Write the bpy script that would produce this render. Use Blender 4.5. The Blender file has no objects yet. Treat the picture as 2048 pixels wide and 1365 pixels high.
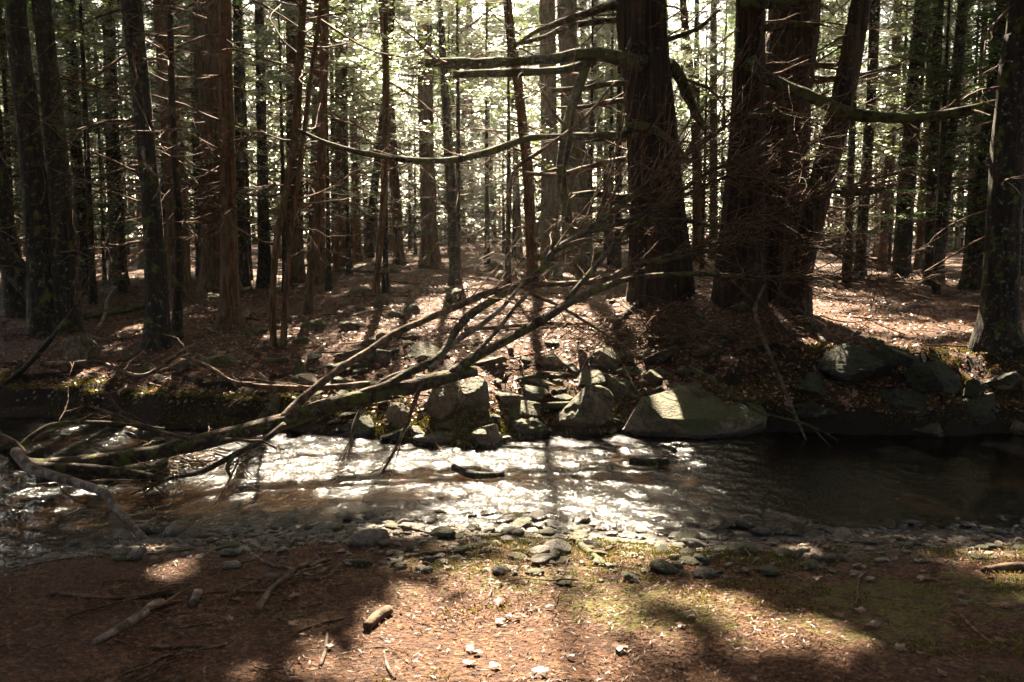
import bpy, bmesh, math, random
import numpy as np
from mathutils import Vector

# ------------------------------------------------------------------ camera, sky, sun, exposure
SC = bpy.context.scene
COL = SC.collection
EYE = np.array([0.0, 0.0, 1.6])
FPX = 1991.0                                   # focal length in photo pixels (2048 wide), 35 mm lens
PITCH = math.atan(212.0 / FPX)
cam_d = bpy.data.cameras.new('camera')
cam_d.lens = 35.0; cam_d.sensor_width = 36.0; cam_d.clip_start = 0.05; cam_d.clip_end = 1500
cam_d.dof.use_dof = True; cam_d.dof.focus_distance = 8.0; cam_d.dof.aperture_fstop = 7.0
cam = bpy.data.objects.new('camera', cam_d); COL.objects.link(cam)
cam.location = EYE; cam.rotation_euler = (math.pi / 2 - PITCH, 0, 0)
SC.camera = cam

SUN_EL, SUN_AZ = math.radians(44), math.radians(-4.0)
S = np.array([math.cos(SUN_EL) * math.sin(SUN_AZ), math.cos(SUN_EL) * math.cos(SUN_AZ), math.sin(SUN_EL)])
world = bpy.data.worlds.new('World'); SC.world = world; world.use_nodes = True
wn = world.node_tree
sky = wn.nodes.new('ShaderNodeTexSky'); sky.sky_type = 'NISHITA'; sky.sun_disc = False
sky.air_density = .6; sky.dust_density = 3.0; sky.ozone_density = .1; sky.sun_elevation = SUN_EL; sky.sun_rotation = SUN_AZ
bg = wn.nodes['Background']; bg.inputs['Strength'].default_value = 0.05
wn.links.new(sky.outputs['Color'], bg.inputs['Color'])
sl = bpy.data.lights.new('sun', 'SUN'); sl.energy = 5.0; sl.angle = math.radians(0.5); sl.color = (1.0, 0.92, 0.80)
so = bpy.data.objects.new('sun', sl); COL.objects.link(so)
so.rotation_euler = Vector(S).to_track_quat('Z', 'Y').to_euler(); so.location = (0, 40, 40)
SC.view_settings.view_transform = 'Standard'; SC.view_settings.look = 'None'
SC.view_settings.exposure = 3.4; SC.view_settings.gamma = 1.0; SC.view_settings.use_curve_mapping = False
SC.view_settings.use_white_balance = True; SC.view_settings.white_balance_temperature = 7700; SC.view_settings.white_balance_tint = 10
SC.render.engine = 'CYCLES'
cy = SC.cycles
cy.use_denoising = True
cy.max_bounces = 6; cy.diffuse_bounces = 3; cy.glossy_bounces = 3; cy.transmission_bounces = 4
cy.transparent_max_bounces = 12; cy.sample_clamp_indirect = 4.0; cy.caustics_reflective = False; cy.caustics_refractive = False
cy.filter_width = 1.5

rng = np.random.default_rng(11)
random.seed(5)

# ------------------------------------------------------------------ noise
def _h(ix, iy, iz, s):
    h = (ix.astype(np.int64) * 374761393 + iy.astype(np.int64) * 668265263 + iz.astype(np.int64) * 2147483647 + s * 144665) & 0xFFFFFFFF
    h = ((h ^ (h >> 13)) * 1274126177) & 0xFFFFFFFF
    h = ((h ^ (h >> 16)) * 2246822519) & 0xFFFFFFFF
    return ((h ^ (h >> 15)) & 0xFFFFFF) / 8388607.5 - 1.0

def vnoise(P, s=0):
    P = np.asarray(P, float); i = np.floor(P); f = P - i; i = i.astype(np.int64); f = f * f * (3 - 2 * f)
    x, y, z = i.T; fx, fy, fz = f.T; r = 0
    for dx in (0, 1):
        for dy in (0, 1):
            for dz in (0, 1):
                w = (fx if dx else 1 - fx) * (fy if dy else 1 - fy) * (fz if dz else 1 - fz)
                r = r + w * _h(x + dx, y + dy, z + dz, s)
    return r

def fbm(P, o=4, s=0):
    P = np.asarray(P, float); r = 0; a = 1.0; n = 0
    for k in range(o):
        r = r + a * vnoise(P * 2 ** k + 17.3 * k, s + k); n += a; a *= 0.5
    return r / n

def fbm2(x, y, o=4, s=0):
    x = np.asarray(x, float); y = np.asarray(y, float)
    return fbm(np.stack([x.ravel(), y.ravel(), np.full(x.size, 0.37)], 1), o, s).reshape(x.shape)

def sm(t):
    t = np.clip(t, 0, 1); return t * t * (3 - 2 * t)

# ------------------------------------------------------------------ pixels of the photo -> places in the world
cp, sp_ = math.cos(PITCH), math.sin(PITCH)
def ray(px, py):
    a = (px - 1024.0) / FPX; b = (682.5 - py) / FPX
    return np.array([a, cp + b * sp_, b * cp - sp_])
def at(px, py, Y):
    d = ray(px, py); return EYE + d * (Y / d[1])
def on_z(px, py, z):
    d = ray(px, py); return EYE + d * ((z - EYE[2]) / d[2])
def px2m(w, P):
    return w * (np.dot(np.asarray(P) - EYE, [0, cp, -sp_])) / FPX

WZ = -0.25                                     # water level
NEAR_UP = 14
near_px = [(-900, 1215), (-400, 1165), (0, 1125), (200, 1098), (350, 1060), (600, 1040), (850, 1032), (1100, 1040), (1300, 1052), (1500, 1062), (1700, 1052), (2048, 1046), (2400, 1040), (2900, 1040)]
far_px = [(-900, 795), (-300, 815), (0, 832), (250, 850), (600, 864), (800, 885), (980, 893), (1100, 870), (1250, 862), (1400, 872), (1540, 862), (1800, 868), (2048, 872), (2400, 868), (2900, 860)]
NP = np.array([on_z(x, y - NEAR_UP, WZ) for x, y in near_px]); FP = np.array([on_z(x, y, WZ) for x, y in far_px])
PL = (np.array([-.6, 0, .10, .16, 2.0, 4.0, 20, 70, 400]), np.array([-.45, -.25, -.14, 0.03, .30, .42, .66, 1.5, 1.6]))
PC = (np.array([-.6, 0, .2, .6, 1.6, 5.3, 20, 70, 400]), np.array([-.40, -.25, -.12, .10, .41, .70, .92, 1.7, 1.8]))
PR = (np.array([-.6, 0, .15, .45, .75, 3.5, 20, 70, 400]), np.array([-.55, -.25, -.02, .15, .44, .52, .74, 1.5, 1.6]))
MOUND = None
def edges(x):
    return np.interp(x, NP[:, 0], NP[:, 1]) + 0.10 * fbm2(x * 1.7, x * 0, 3, 5), np.interp(x, FP[:, 0], FP[:, 1]) + 0.20 * fbm2(x * 1.5, x * 0 + 9, 4, 6)
def H(x, y):
    x = np.asarray(x, float); y = np.asarray(y, float)
    yn, yf = edges(x)
    n_big = fbm2(x * .22, y * .22, 3, 1); n_mid = fbm2(x * 1.1, y * 1.1, 3, 2); n_small = fbm2(x * 5, y * 5, 3, 3)
    d = yn - y
    near = WZ - .02 + .26 * sm(d / 1.7) + .05 * n_mid * sm(d / .8) + .012 * n_small + .03 * n_big * sm((d - 1) / 3)
    s = np.clip((y - yn) / (yf - yn), 0, 1)
    dep = .05 + .20 * np.interp(x, [-6, -2, 0, 1.5, 2.5, 6], [.7, .6, .5, .8, 1.4, 1.5])
    bed = WZ - .02 - dep * np.sin(np.pi * s) ** .6 + .04 * n_mid + .015 * n_small
    e = y - yf
    ax = x * 10.0 / np.maximum(y, 6.0)         # bank type follows the stream, spread with distance
    wl = 1 - sm((ax + 2.4) / 1.1); wr = sm((ax - 1.6) / 1.2); wc = 1 - wl - wr
    far = wl * np.interp(e, *PL) + wc * np.interp(e, *PC) + wr * np.interp(e, *PR)
    g = sm(e / .6)
    lump = (sm((ax - 1.5) / .8) + .6 * wl) * np.exp(-((e - .55) / .5) ** 2)
    far = far + lump * (.16 * fbm2(x * 2.3, y * 2.3, 4, 51) + .05 * np.sign(fbm2(x * 3.1, y * 3.1, 2, 52)))
    far = far + g * (.05 * n_mid + .018 * n_small) + .12 * n_big * sm(e / 8)
    if MOUND is not None:
        for (mx, my, mh, mr) in MOUND:
            far = far + mh * np.exp(-((x - mx) ** 2 + (y - my) ** 2) / (mr * mr))
    return np.where(y < yn, near, np.where(y < yf, bed, far))
MOUND = [(1.75, 12.1, .34, 1.15), (2.9, 11.9, .20, .9)]
def ground(px, py):
    d = ray(px, py); t = np.concatenate([np.arange(2.5, 20, .03), np.arange(20, 90, .15)])
    P = EYE[None] + d[None] * (t / d[1])[:, None]
    k = np.nonzero(P[:, 2] < H(P[:, 0], P[:, 1]))[0]
    i = k[0] if len(k) else len(t) - 1
    p = P[i]; p[2] = H(p[0], p[1]); return p
def gz(x, y): return float(H(np.array([x]), np.array([y]))[0])

# ------------------------------------------------------------------ where the sun comes through the canopy (clearings between crowns)
GAPS = []
def gap(px, py, r): GAPS.append((ground(px, py), r))
for px, py, r in ((1090, 610, .35), (1000, 660, .3), (110, 1035, .3), (250, 885, .3), (40, 985, .3), (420, 990, .35), (480, 1015, .3), (700, 1010, .35), (610, 1000, .35), (500, 970, .5), (640, 940, .62), (800, 950, .7), (960, 940, .72), (1120, 935, .7), (1270, 925, .6), (1390, 930, .42), (1380, 985, .3), (560, 1010, .3), (180, 885, .35), (60, 1050, .3), (330, 1000, .35),
                  (1050, 655, .62), (1130, 690, .5), (960, 600, .5), (1190, 735, .38), (870, 650, .3), (1180, 640, .4),
                  (1250, 770, .36), (1310, 810, .30), (1170, 800, .26), (890, 800, .2), (1000, 870, .3),
                  (1690, 640, .5), (1790, 655, .36), (1630, 610, .4), (1890, 655, .22), (1980, 810, .24), (1690, 690, .25),
                  (870, 1270, .27), (960, 1320, .25), (1010, 1225, .18), (800, 1235, .14), (1540, 1262, .24), (1660, 1275, .16), (1430, 1205, .16), (1180, 1340, .2), (1000, 1365, .3), (1330, 1290, .12),
                  (1130, 1050, .36), (1000, 1040, .3), (1230, 1080, .3), (820, 1060, .2), (1990, 1110, .15), (215, 1000, .11), (260, 1050, .11), (310, 1100, .11), (350, 1135, .11), (1620, 1100, .12), (2020, 1150, .12)):
    gap(px, py, r)
for px, py, Y, r in ((800, 110, 15.5, 1.2), (900, 240, 16.5, 1.1), (980, 350, 16.0, .9), (640, 190, 16, .5), (1150, 340, 12, .25), (1100, 90, 12, .3), (960, 60, 16, .9), (1130, 300, 12.3, .4), (2030, 150, 11.3, .25), (300, 330, 13, .25)):
    GAPS.append((at(px, py, Y), r))
GP = np.array([g[0] for g in GAPS]); GR = np.array([g[1] for g in GAPS]) * np.array([1.6 if g[0][2] < -.1 else (1.5 if g[1] == .11 else .82) if g[0][1] < 7 else 1.7 if g[0][2] < 1.3 else .85 for g in GAPS])
def sunlit(C, grow=0.0):
    """True where something at C would stand between the sun and one of the sunny spots"""
    keep = np.zeros(len(C), bool)
    wob = 1 + .4 * vnoise(C * 1.7, 77) + np.random.default_rng(len(C)).uniform(-.35, .35, len(C))
    for p, r in zip(GP, GR):
        v = C - p; t = v @ S
        dd = np.linalg.norm(v - t[:, None] * S, axis=1)
        keep |= (t > .8) & (dd < r * wob + grow)
    return keep

# ------------------------------------------------------------------ mesh building
def tag(o, label=None, cat=None, group=None, kind=None):
    if label: o['label'] = label
    if cat: o['category'] = cat
    if group: o['group'] = group
    if kind: o['kind'] = kind
    return o
def empty(name, loc, label, cat, group=None):
    o = bpy.data.objects.new(name, None); o.empty_display_size = .1; COL.objects.link(o); o.location = [float(c) for c in loc]
    return tag(o, label, cat, group)
def mesh_from(name, V, Q, T, mat, smooth=True):
    V = np.asarray(V, np.float32); Q = np.asarray(Q, np.int32).reshape(-1, 4); T = np.asarray(T, np.int32).reshape(-1, 3)
    me = bpy.data.meshes.new(name); me.vertices.add(len(V)); me.vertices.foreach_set('co', V.ravel())
    me.loops.add(Q.size + T.size); me.loops.foreach_set('vertex_index', np.concatenate([Q.ravel(), T.ravel()]))
    me.polygons.add(len(Q) + len(T))
    st = np.concatenate([np.arange(len(Q)) * 4, Q.size + np.arange(len(T)) * 3]).astype(np.int32)
    me.polygons.foreach_set('loop_start', st)
    me.polygons.foreach_set('use_smooth', np.full(len(Q) + len(T), smooth, bool))
    me.update(calc_edges=True); me.materials.append(mat)
    return me
class MB:
    def __init__(s): s.v = []; s.q = []; s.t = []; s.n = 0
    def add(s, V, Q=None, T=None):
        s.v.append(V)
        if Q is not None and len(Q): s.q.append(np.asarray(Q) + s.n)
        if T is not None and len(T): s.t.append(np.asarray(T) + s.n)
        s.n += len(V)
    def tube(s, P, R, k=5, cap=True, disp=None):
        P = np.asarray(P, float); R = np.asarray(R, float); n = len(P)
        T = np.gradient(P, axis=0); T /= np.maximum(np.linalg.norm(T, axis=1), 1e-9)[:, None]
        a = np.array([1.0, 0, 0]) if abs(T[0, 0]) < .8 else np.array([0, 1.0, 0])
        U = np.zeros((n, 3)); u = a - T[0] * (a @ T[0])
        for i in range(n):
            u = u - T[i] * (u @ T[i]); u = u / max(np.linalg.norm(u), 1e-9); U[i] = u
        W = np.cross(T, U); th = np.arange(k) * 2 * math.pi / k
        D = U[:, None] * np.cos(th)[None, :, None] + W[:, None] * np.sin(th)[None, :, None]
        rr = np.repeat(R[:, None], k, 1)
        if disp is not None: rr = disp(rr, P, D, th)
        V = (P[:, None] + D * rr[:, :, None]).reshape(-1, 3)
        i = np.arange(n - 1)[:, None] * k; j = np.arange(k)[None]; j2 = (j + 1) % k
        Q = np.stack([i + j, i + j2, i + k + j2, i + k + j], -1).reshape(-1, 4)
        Tr = None
        if cap:
            V = np.concatenate([V, P[:1], P[-1:]]); b = n * k
            Tr = np.concatenate([np.stack([np.full(k, b), (np.arange(k) + 1) % k, np.arange(k)], 1),
                                 np.stack([np.full(k, b + 1), (n - 1) * k + np.arange(k), (n - 1) * k + (np.arange(k) + 1) % k], 1)])
        s.add(V, Q, Tr)
    def build(s, name, mat, parent=None, loc=(0, 0, 0), smooth=True, **kw):
        V = np.concatenate(s.v) - np.asarray(loc, float)
        me = mesh_from(name, V, np.concatenate(s.q) if s.q else [], np.concatenate(s.t) if s.t else [], mat, smooth)
        o = bpy.data.objects.new(name, me); COL.objects.link(o)
        if parent is not None: o.parent = parent          # vertices are relative to the thing's base
        else: o.location = [float(c) for c in loc]
        return tag(o, **kw)
def path(P, n):
    """Catmull-Rom through the points, n samples; extra columns (radius) ride along"""
    P = np.asarray(P, float)
    if len(P) < 3: return np.stack([np.linspace(P[0, c], P[-1, c], n) for c in range(P.shape[1])], 1)
    L = np.r_[0, np.cumsum(np.linalg.norm(np.diff(P[:, :3], axis=0), axis=1))]
    t = np.linspace(0, L[-1], n); i = np.clip(np.searchsorted(L, t, 'right') - 1, 0, len(P) - 2)
    u = ((t - L[i]) / np.maximum(L[i + 1] - L[i], 1e-9))[:, None]
    Pe = np.concatenate([2 * P[:1] - P[1:2], P, 2 * P[-1:] - P[-2:-1]])
    p0, p1, p2, p3 = Pe[i], Pe[i + 1], Pe[i + 2], Pe[i + 3]
    r = .5 * (2 * p1 + (p2 - p0) * u + (2 * p0 - 5 * p1 + 4 * p2 - p3) * u * u + (3 * p1 - p0 - 3 * p2 + p3) * u ** 3)
    if P.shape[1] > 3: r[:, 3] = np.interp(t, L, P[:, 3])
    return r
def leaves(C, A, N, L, W):
    """pointed quads: centre, axis, normal, length, width"""
    A = A / np.linalg.norm(A, axis=1)[:, None]; B = np.cross(N, A); B /= np.maximum(np.linalg.norm(B, axis=1), 1e-9)[:, None]
    L = np.broadcast_to(np.asarray(L, float), (len(C),))[:, None]; W = np.broadcast_to(np.asarray(W, float), (len(C),))[:, None]
    V = np.stack([C - A * L * .5, C + B * W * .5 - A * L * .08, C + A * L * .5, C - B * W * .5 - A * L * .08], 1).reshape(-1, 3)
    Q = np.arange(len(C) * 4).reshape(-1, 4)
    return V, Q
def unit(v): return v / np.maximum(np.linalg.norm(v, axis=-1, keepdims=True), 1e-9)

# ------------------------------------------------------------------ materials
def new_mat(name):
    m = bpy.data.materials.new(name); m.use_nodes = True; nt = m.node_tree
    return m, nt, nt.nodes['Principled BSDF']
def node(nt, typ, **kw):
    n = nt.nodes.new(typ)
    for k, v in kw.items():
        if k in n.inputs: n.inputs[k].default_value = v
        else: setattr(n, k, v)
    return n
def ramp(nt, src, stops):
    r = nt.nodes.new('ShaderNodeValToRGB'); e = r.color_ramp.elements
    while len(e) < len(stops): e.new(.5)
    for x, (p, c) in zip(e, stops): x.position = p; x.color = tuple(c) + (1,) if len(c) == 3 else c
    nt.links.new(src, r.inputs[0]); return r.outputs[0]
def mixc(nt, f, a, b, mode='MIX'):
    m = nt.nodes.new('ShaderNodeMix'); m.data_type = 'RGBA'; m.blend_type = mode
    for s, v in ((m.inputs[0], f), (m.inputs[6], a), (m.inputs[7], b)):
        if hasattr(v, 'node'): nt.links.new(v, s)
        else: s.default_value = v if isinstance(v, (int, float)) else tuple(v) + (1,)
    return m.outputs[2]
def math_(nt, op, a, b=0.0, clamp=False):
    m = nt.nodes.new('ShaderNodeMath'); m.operation = op; m.use_clamp = clamp
    for s, v in ((m.inputs[0], a), (m.inputs[1], b)):
        if hasattr(v, 'node'): nt.links.new(v, s)
        else: s.default_value = v
    return m.outputs[0]
def tex_noise(nt, vec, scale, detail=5, rough=.6, stretch=None):
    if stretch:
        mp = node(nt, 'ShaderNodeMapping'); mp.inputs['Scale'].default_value = stretch; nt.links.new(vec, mp.inputs['Vector']); vec = mp.outputs[0]
    n = node(nt, 'ShaderNodeTexNoise', Scale=scale, Detail=detail, Roughness=rough); nt.links.new(vec, n.inputs['Vector'])
    return n.outputs[0]
def bump(nt, h, strength, dist, bs):
    b = node(nt, 'ShaderNodeBump', Strength=strength, Distance=dist); nt.links.new(h, b.inputs['Height']); nt.links.new(b.outputs[0], bs.inputs['Normal'])

def bark_mat(name, dark, light, moss=0.0, stretch=(1, 1, .14), scale=26, lichen=0.0, bs_=.9, up_moss=False, mosscol=(.075, .09, .012)):
    m, nt, b = new_mat(name)
    co = node(nt, 'ShaderNodeTexCoord').outputs['Object']; info = node(nt, 'ShaderNodeObjectInfo').outputs['Random']
    off = node(nt, 'ShaderNodeVectorMath', operation='ADD'); nt.links.new(co, off.inputs[0])
    cmb = node(nt, 'ShaderNodeCombineXYZ'); nt.links.new(math_(nt, 'MULTIPLY', info, 40.0), cmb.inputs[0]); nt.links.new(cmb.outputs[0], off.inputs[1]); v = off.outputs[0]
    f = tex_noise(nt, v, scale, 6, .65, stretch); g = tex_noise(nt, v, 3.0, 4, .6)
    c = ramp(nt, f, [(.38, [x * .5 for x in dark]), (.47, dark), (.55, [(a + e) / 2 for a, e in zip(dark, light)]), (.66, light)])
    c = mixc(nt, math_(nt, 'MULTIPLY', g, .8), c, [x * .55 for x in dark])
    if lichen:
        l = tex_noise(nt, v, 17, 4, .7); lm = ramp(nt, l, [(.62 - lichen * .1, (0, 0, 0)), (.68, (1, 1, 1))])
        c = mixc(nt, math_(nt, 'MULTIPLY', lm, .7), c, (.20, .22, .15))
    if moss:
        q = tex_noise(nt, v, 7, 5, .7); mm = ramp(nt, q, [(.62 - moss * .3, (0, 0, 0)), (.72 - moss * .3, (1, 1, 1))])
        if up_moss:
            gn = node(nt, 'ShaderNodeNewGeometry').outputs['Normal']; sx = node(nt, 'ShaderNodeSeparateXYZ'); nt.links.new(gn, sx.inputs[0])
            mm = math_(nt, 'MULTIPLY', mm, ramp(nt, math_(nt, 'MULTIPLY_ADD', sx.outputs[2], .5), [(.0, (.1, .1, .1)), (.3, (1, 1, 1))]))
        c = mixc(nt, mm, c, mosscol)
    nt.links.new(c, b.inputs['Base Color']); b.inputs['Roughness'].default_value = .85; b.inputs['Specular IOR Level'].default_value = .25
    bump(nt, f, bs_, .035, b); return m

M = {}
M['bark_dark'] = bark_mat('bark_dark', (.012, .007, .004), (.052, .028, .014), moss=.25, lichen=.3)
M['bark_brown'] = bark_mat('bark_brown', (.080, .035, .012), (.29, .138, .054), moss=.2, lichen=.4)
M['bark_red'] = bark_mat('bark_red', (.017, .008, .004), (.092, .043, .021), stretch=(1, 1, .045), scale=22, bs_=1.0, moss=.1)
M['bark_mid'] = bark_mat('bark_mid', (.024, .012, .006), (.125, .066, .032), stretch=(1, 1, .06), scale=22, bs_=1.0, lichen=.2)
M['bark_grey'] = bark_mat('bark_grey', (.07, .048, .028), (.24, .17, .10), lichen=.8, moss=.3)
M['limb_moss'] = bark_mat('limb_moss', (.02, .014, .010), (.10, .075, .05), moss=.62, lichen=.6, stretch=None, scale=14, up_moss=True, mosscol=(.06, .065, .009))
M['limb'] = bark_mat('limb', (.032, .017, .009), (.16, .088, .046), moss=.35, lichen=.5, stretch=None, scale=18)
M['twig'] = bark_mat('twig', (.08, .040, .020), (.30, .165, .085), stretch=None, scale=15, bs_=.4)
M['deadwood'] = bark_mat('deadwood', (.07, .040, .022), (.30, .185, .11), stretch=None, scale=12, bs_=.6, lichen=.3)
M['palewood'] = bark_mat('palewood', (.09, .058, .040), (.44, .33, .25), stretch=None, scale=11, bs_=.7, lichen=.4)

def foliage_mat(name, c1, c2, trans=.45, gloss=.10):
    m, nt, b = new_mat(name); nt.nodes.remove(b); out = nt.nodes['Material Output']
    gi = node(nt, 'ShaderNodeNewGeometry').outputs['Random Per Island']
    c = mixc(nt, gi, c1, c2)
    d = node(nt, 'ShaderNodeBsdfDiffuse'); t = node(nt, 'ShaderNodeBsdfTranslucent'); g = node(nt, 'ShaderNodeBsdfGlossy', Roughness=.42)
    nt.links.new(c, d.inputs[0]); nt.links.new(mixc(nt, 1.0, c, (1.25, 1.35, .8), 'MULTIPLY'), t.inputs[0]); g.inputs[0].default_value = (.8, .8, .8, 1)
    m1 = node(nt, 'ShaderNodeMixShader', Fac=trans); nt.links.new(d.outputs[0], m1.inputs[1]); nt.links.new(t.outputs[0], m1.inputs[2])
    m2 = node(nt, 'ShaderNodeMixShader', Fac=gloss); nt.links.new(m1.outputs[0], m2.inputs[1]); nt.links.new(g.outputs[0], m2.inputs[2])
    nt.links.new(m2.outputs[0], out.inputs[0]); return m
M['needles_dark'] = foliage_mat('needles_dark', (.020, .034, .010), (.05, .065, .018), .35)
M['needles'] = foliage_mat('needles', (.026, .060, .014), (.070, .118, .026))
M['needles_young'] = foliage_mat('needles_young', (.07, .11, .035), (.15, .18, .065), .5, .32)
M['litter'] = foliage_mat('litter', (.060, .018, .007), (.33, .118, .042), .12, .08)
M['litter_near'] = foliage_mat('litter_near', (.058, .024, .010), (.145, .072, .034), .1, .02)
M['moss'] = foliage_mat('moss', (.045, .041, .006), (.135, .115, .020), .3, .02)
M['leaf_brown'] = foliage_mat('leaf_brown', (.10, .05, .03), (.17, .085, .05), .15, .05)
M['leaf_pale'] = foliage_mat('leaf_pale', (.085, .055, .038), (.19, .135, .10), .15, .06)

def rock_mat(name, dark, light, moss, wet=True, mosscol=(.07, .066, .007)):
    m, nt, b = new_mat(name)
    co = node(nt, 'ShaderNodeTexCoord').outputs['Object']; geo = node(nt, 'ShaderNodeNewGeometry'); inf = node(nt, 'ShaderNodeObjectInfo').outputs['Random']
    off = node(nt, 'ShaderNodeVectorMath', operation='ADD'); nt.links.new(co, off.inputs[0])
    cmb = node(nt, 'ShaderNodeCombineXYZ'); nt.links.new(math_(nt, 'MULTIPLY', inf, 30.0), cmb.inputs[1]); nt.links.new(cmb.outputs[0], off.inputs[1]); v = off.outputs[0]
    f = tex_noise(nt, v, 9, 8, .68); g = tex_noise(nt, v, 2.2, 3, .5); h = tex_noise(nt, v, 45, 4, .7)
    c = ramp(nt, f, [(.38, dark), (.62, light)])
    c = mixc(nt, math_(nt, 'MULTIPLY', inf, .55), c, [x * .45 for x in dark], 'MIX')
    c = mixc(nt, ramp(nt, h, [(.55, (0, 0, 0)), (.72, (.6, .6, .6))]), c, [min(.5, x * 1.5) for x in light])
    ve = node(nt, 'ShaderNodeTexVoronoi', Scale=4.0, feature='DISTANCE_TO_EDGE'); wv = node(nt, 'ShaderNodeVectorMath', operation='MULTIPLY_ADD'); nn_ = node(nt, 'ShaderNodeTexNoise', Scale=5.0, Detail=4.0); nt.links.new(v, nn_.inputs['Vector'])
    nt.links.new(nn_.outputs['Color'], wv.inputs[0]); wv.inputs[1].default_value = (.3, .3, .3); nt.links.new(v, wv.inputs[2]); nt.links.new(wv.outputs[0], ve.inputs['Vector'])
    c = mixc(nt, ramp(nt, ve.outputs['Distance'], [(.0, (.9, .9, .9)), (.035, (0, 0, 0))]), c, [x * .3 for x in dark])
    lc = tex_noise(nt, v, 5.5, 5, .75); c = mixc(nt, ramp(nt, lc, [(.57, (0, 0, 0)), (.62, (.75, .75, .75))]), c, [x * .42 for x in light]); c = mixc(nt, ramp(nt, lc, [(.36, (.7, .7, .7)), (.41, (0, 0, 0))]), c, (.30, .27, .13))
    sx = node(nt, 'ShaderNodeSeparateXYZ'); nt.links.new(geo.outputs['Normal'], sx.inputs[0])
    if moss:
        k = math_(nt, 'ADD', math_(nt, 'MULTIPLY', sx.outputs[2], .35), math_(nt, 'ADD', g, math_(nt, 'MULTIPLY', f, .4)))
        mm = ramp(nt, k, [(min(.98, 1.08 - moss * .35) * .9, (0, 0, 0)), (min(1., (1.16 - moss * .35) * .9), (1, 1, 1))])
        c = mixc(nt, mm, c, ramp(nt, h, [(.35, [x * .5 for x in mosscol]), (.65, [x * 1.5 for x in mosscol])]))
    b.inputs['Roughness'].default_value = .75
    if wet:
        pz = node(nt, 'ShaderNodeSeparateXYZ'); nt.links.new(geo.outputs['Position'], pz.inputs[0])
        w = ramp(nt, math_(nt, 'ADD', math_(nt, 'MULTIPLY', pz.outputs[2], 2.0), math_(nt, 'MULTIPLY', g, .25)), [(-.0, (1, 1, 1)), (.02, (0, 0, 0))])
        wz = math_(nt, 'SUBTRACT', 1.0, math_(nt, 'MULTIPLY_ADD', pz.outputs[2], 8.0))
        wf = node(nt, 'ShaderNodeMapRange'); wf.inputs[1].default_value = WZ + .10; wf.inputs[2].default_value = WZ + .02; nt.links.new(pz.outputs[2], wf.inputs[0])
        c = mixc(nt, math_(nt, 'MULTIPLY', wf.outputs[0], .65), c, [x * .3 for x in dark])
        r = node(nt, 'ShaderNodeMapRange'); r.inputs[3].default_value = .75; r.inputs[4].default_value = .18; nt.links.new(wf.outputs[0], r.inputs[0]); nt.links.new(r.outputs[0], b.inputs['Roughness'])
    nt.links.new(c, b.inputs['Base Color']); bump(nt, math_(nt, 'ADD', f, math_(nt, 'MULTIPLY', h, .5)), 1.0, .09, b); return m
M['rock'] = rock_mat('rock', (.070, .038, .018), (.46, .295, .155), .32)
M['rock_moss'] = rock_mat('rock_moss', (.035, .022, .011), (.28, .18, .09), .54)
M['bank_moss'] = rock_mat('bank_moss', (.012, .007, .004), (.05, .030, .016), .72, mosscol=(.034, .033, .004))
M['rock_dark'] = rock_mat('rock_dark', (.03, .024, .019), (.11, .085, .065), .5)
M['rock_slab'] = rock_mat('rock_slab', (.10, .062, .032), (.44, .30, .17), .14)
M['cobble'] = rock_mat('cobble', (.06, .047, .034), (.34, .28, .205), .0)
M['cobble_moss'] = rock_mat('cobble_moss', (.08, .07, .05), (.20, .17, .12), .95)

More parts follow.
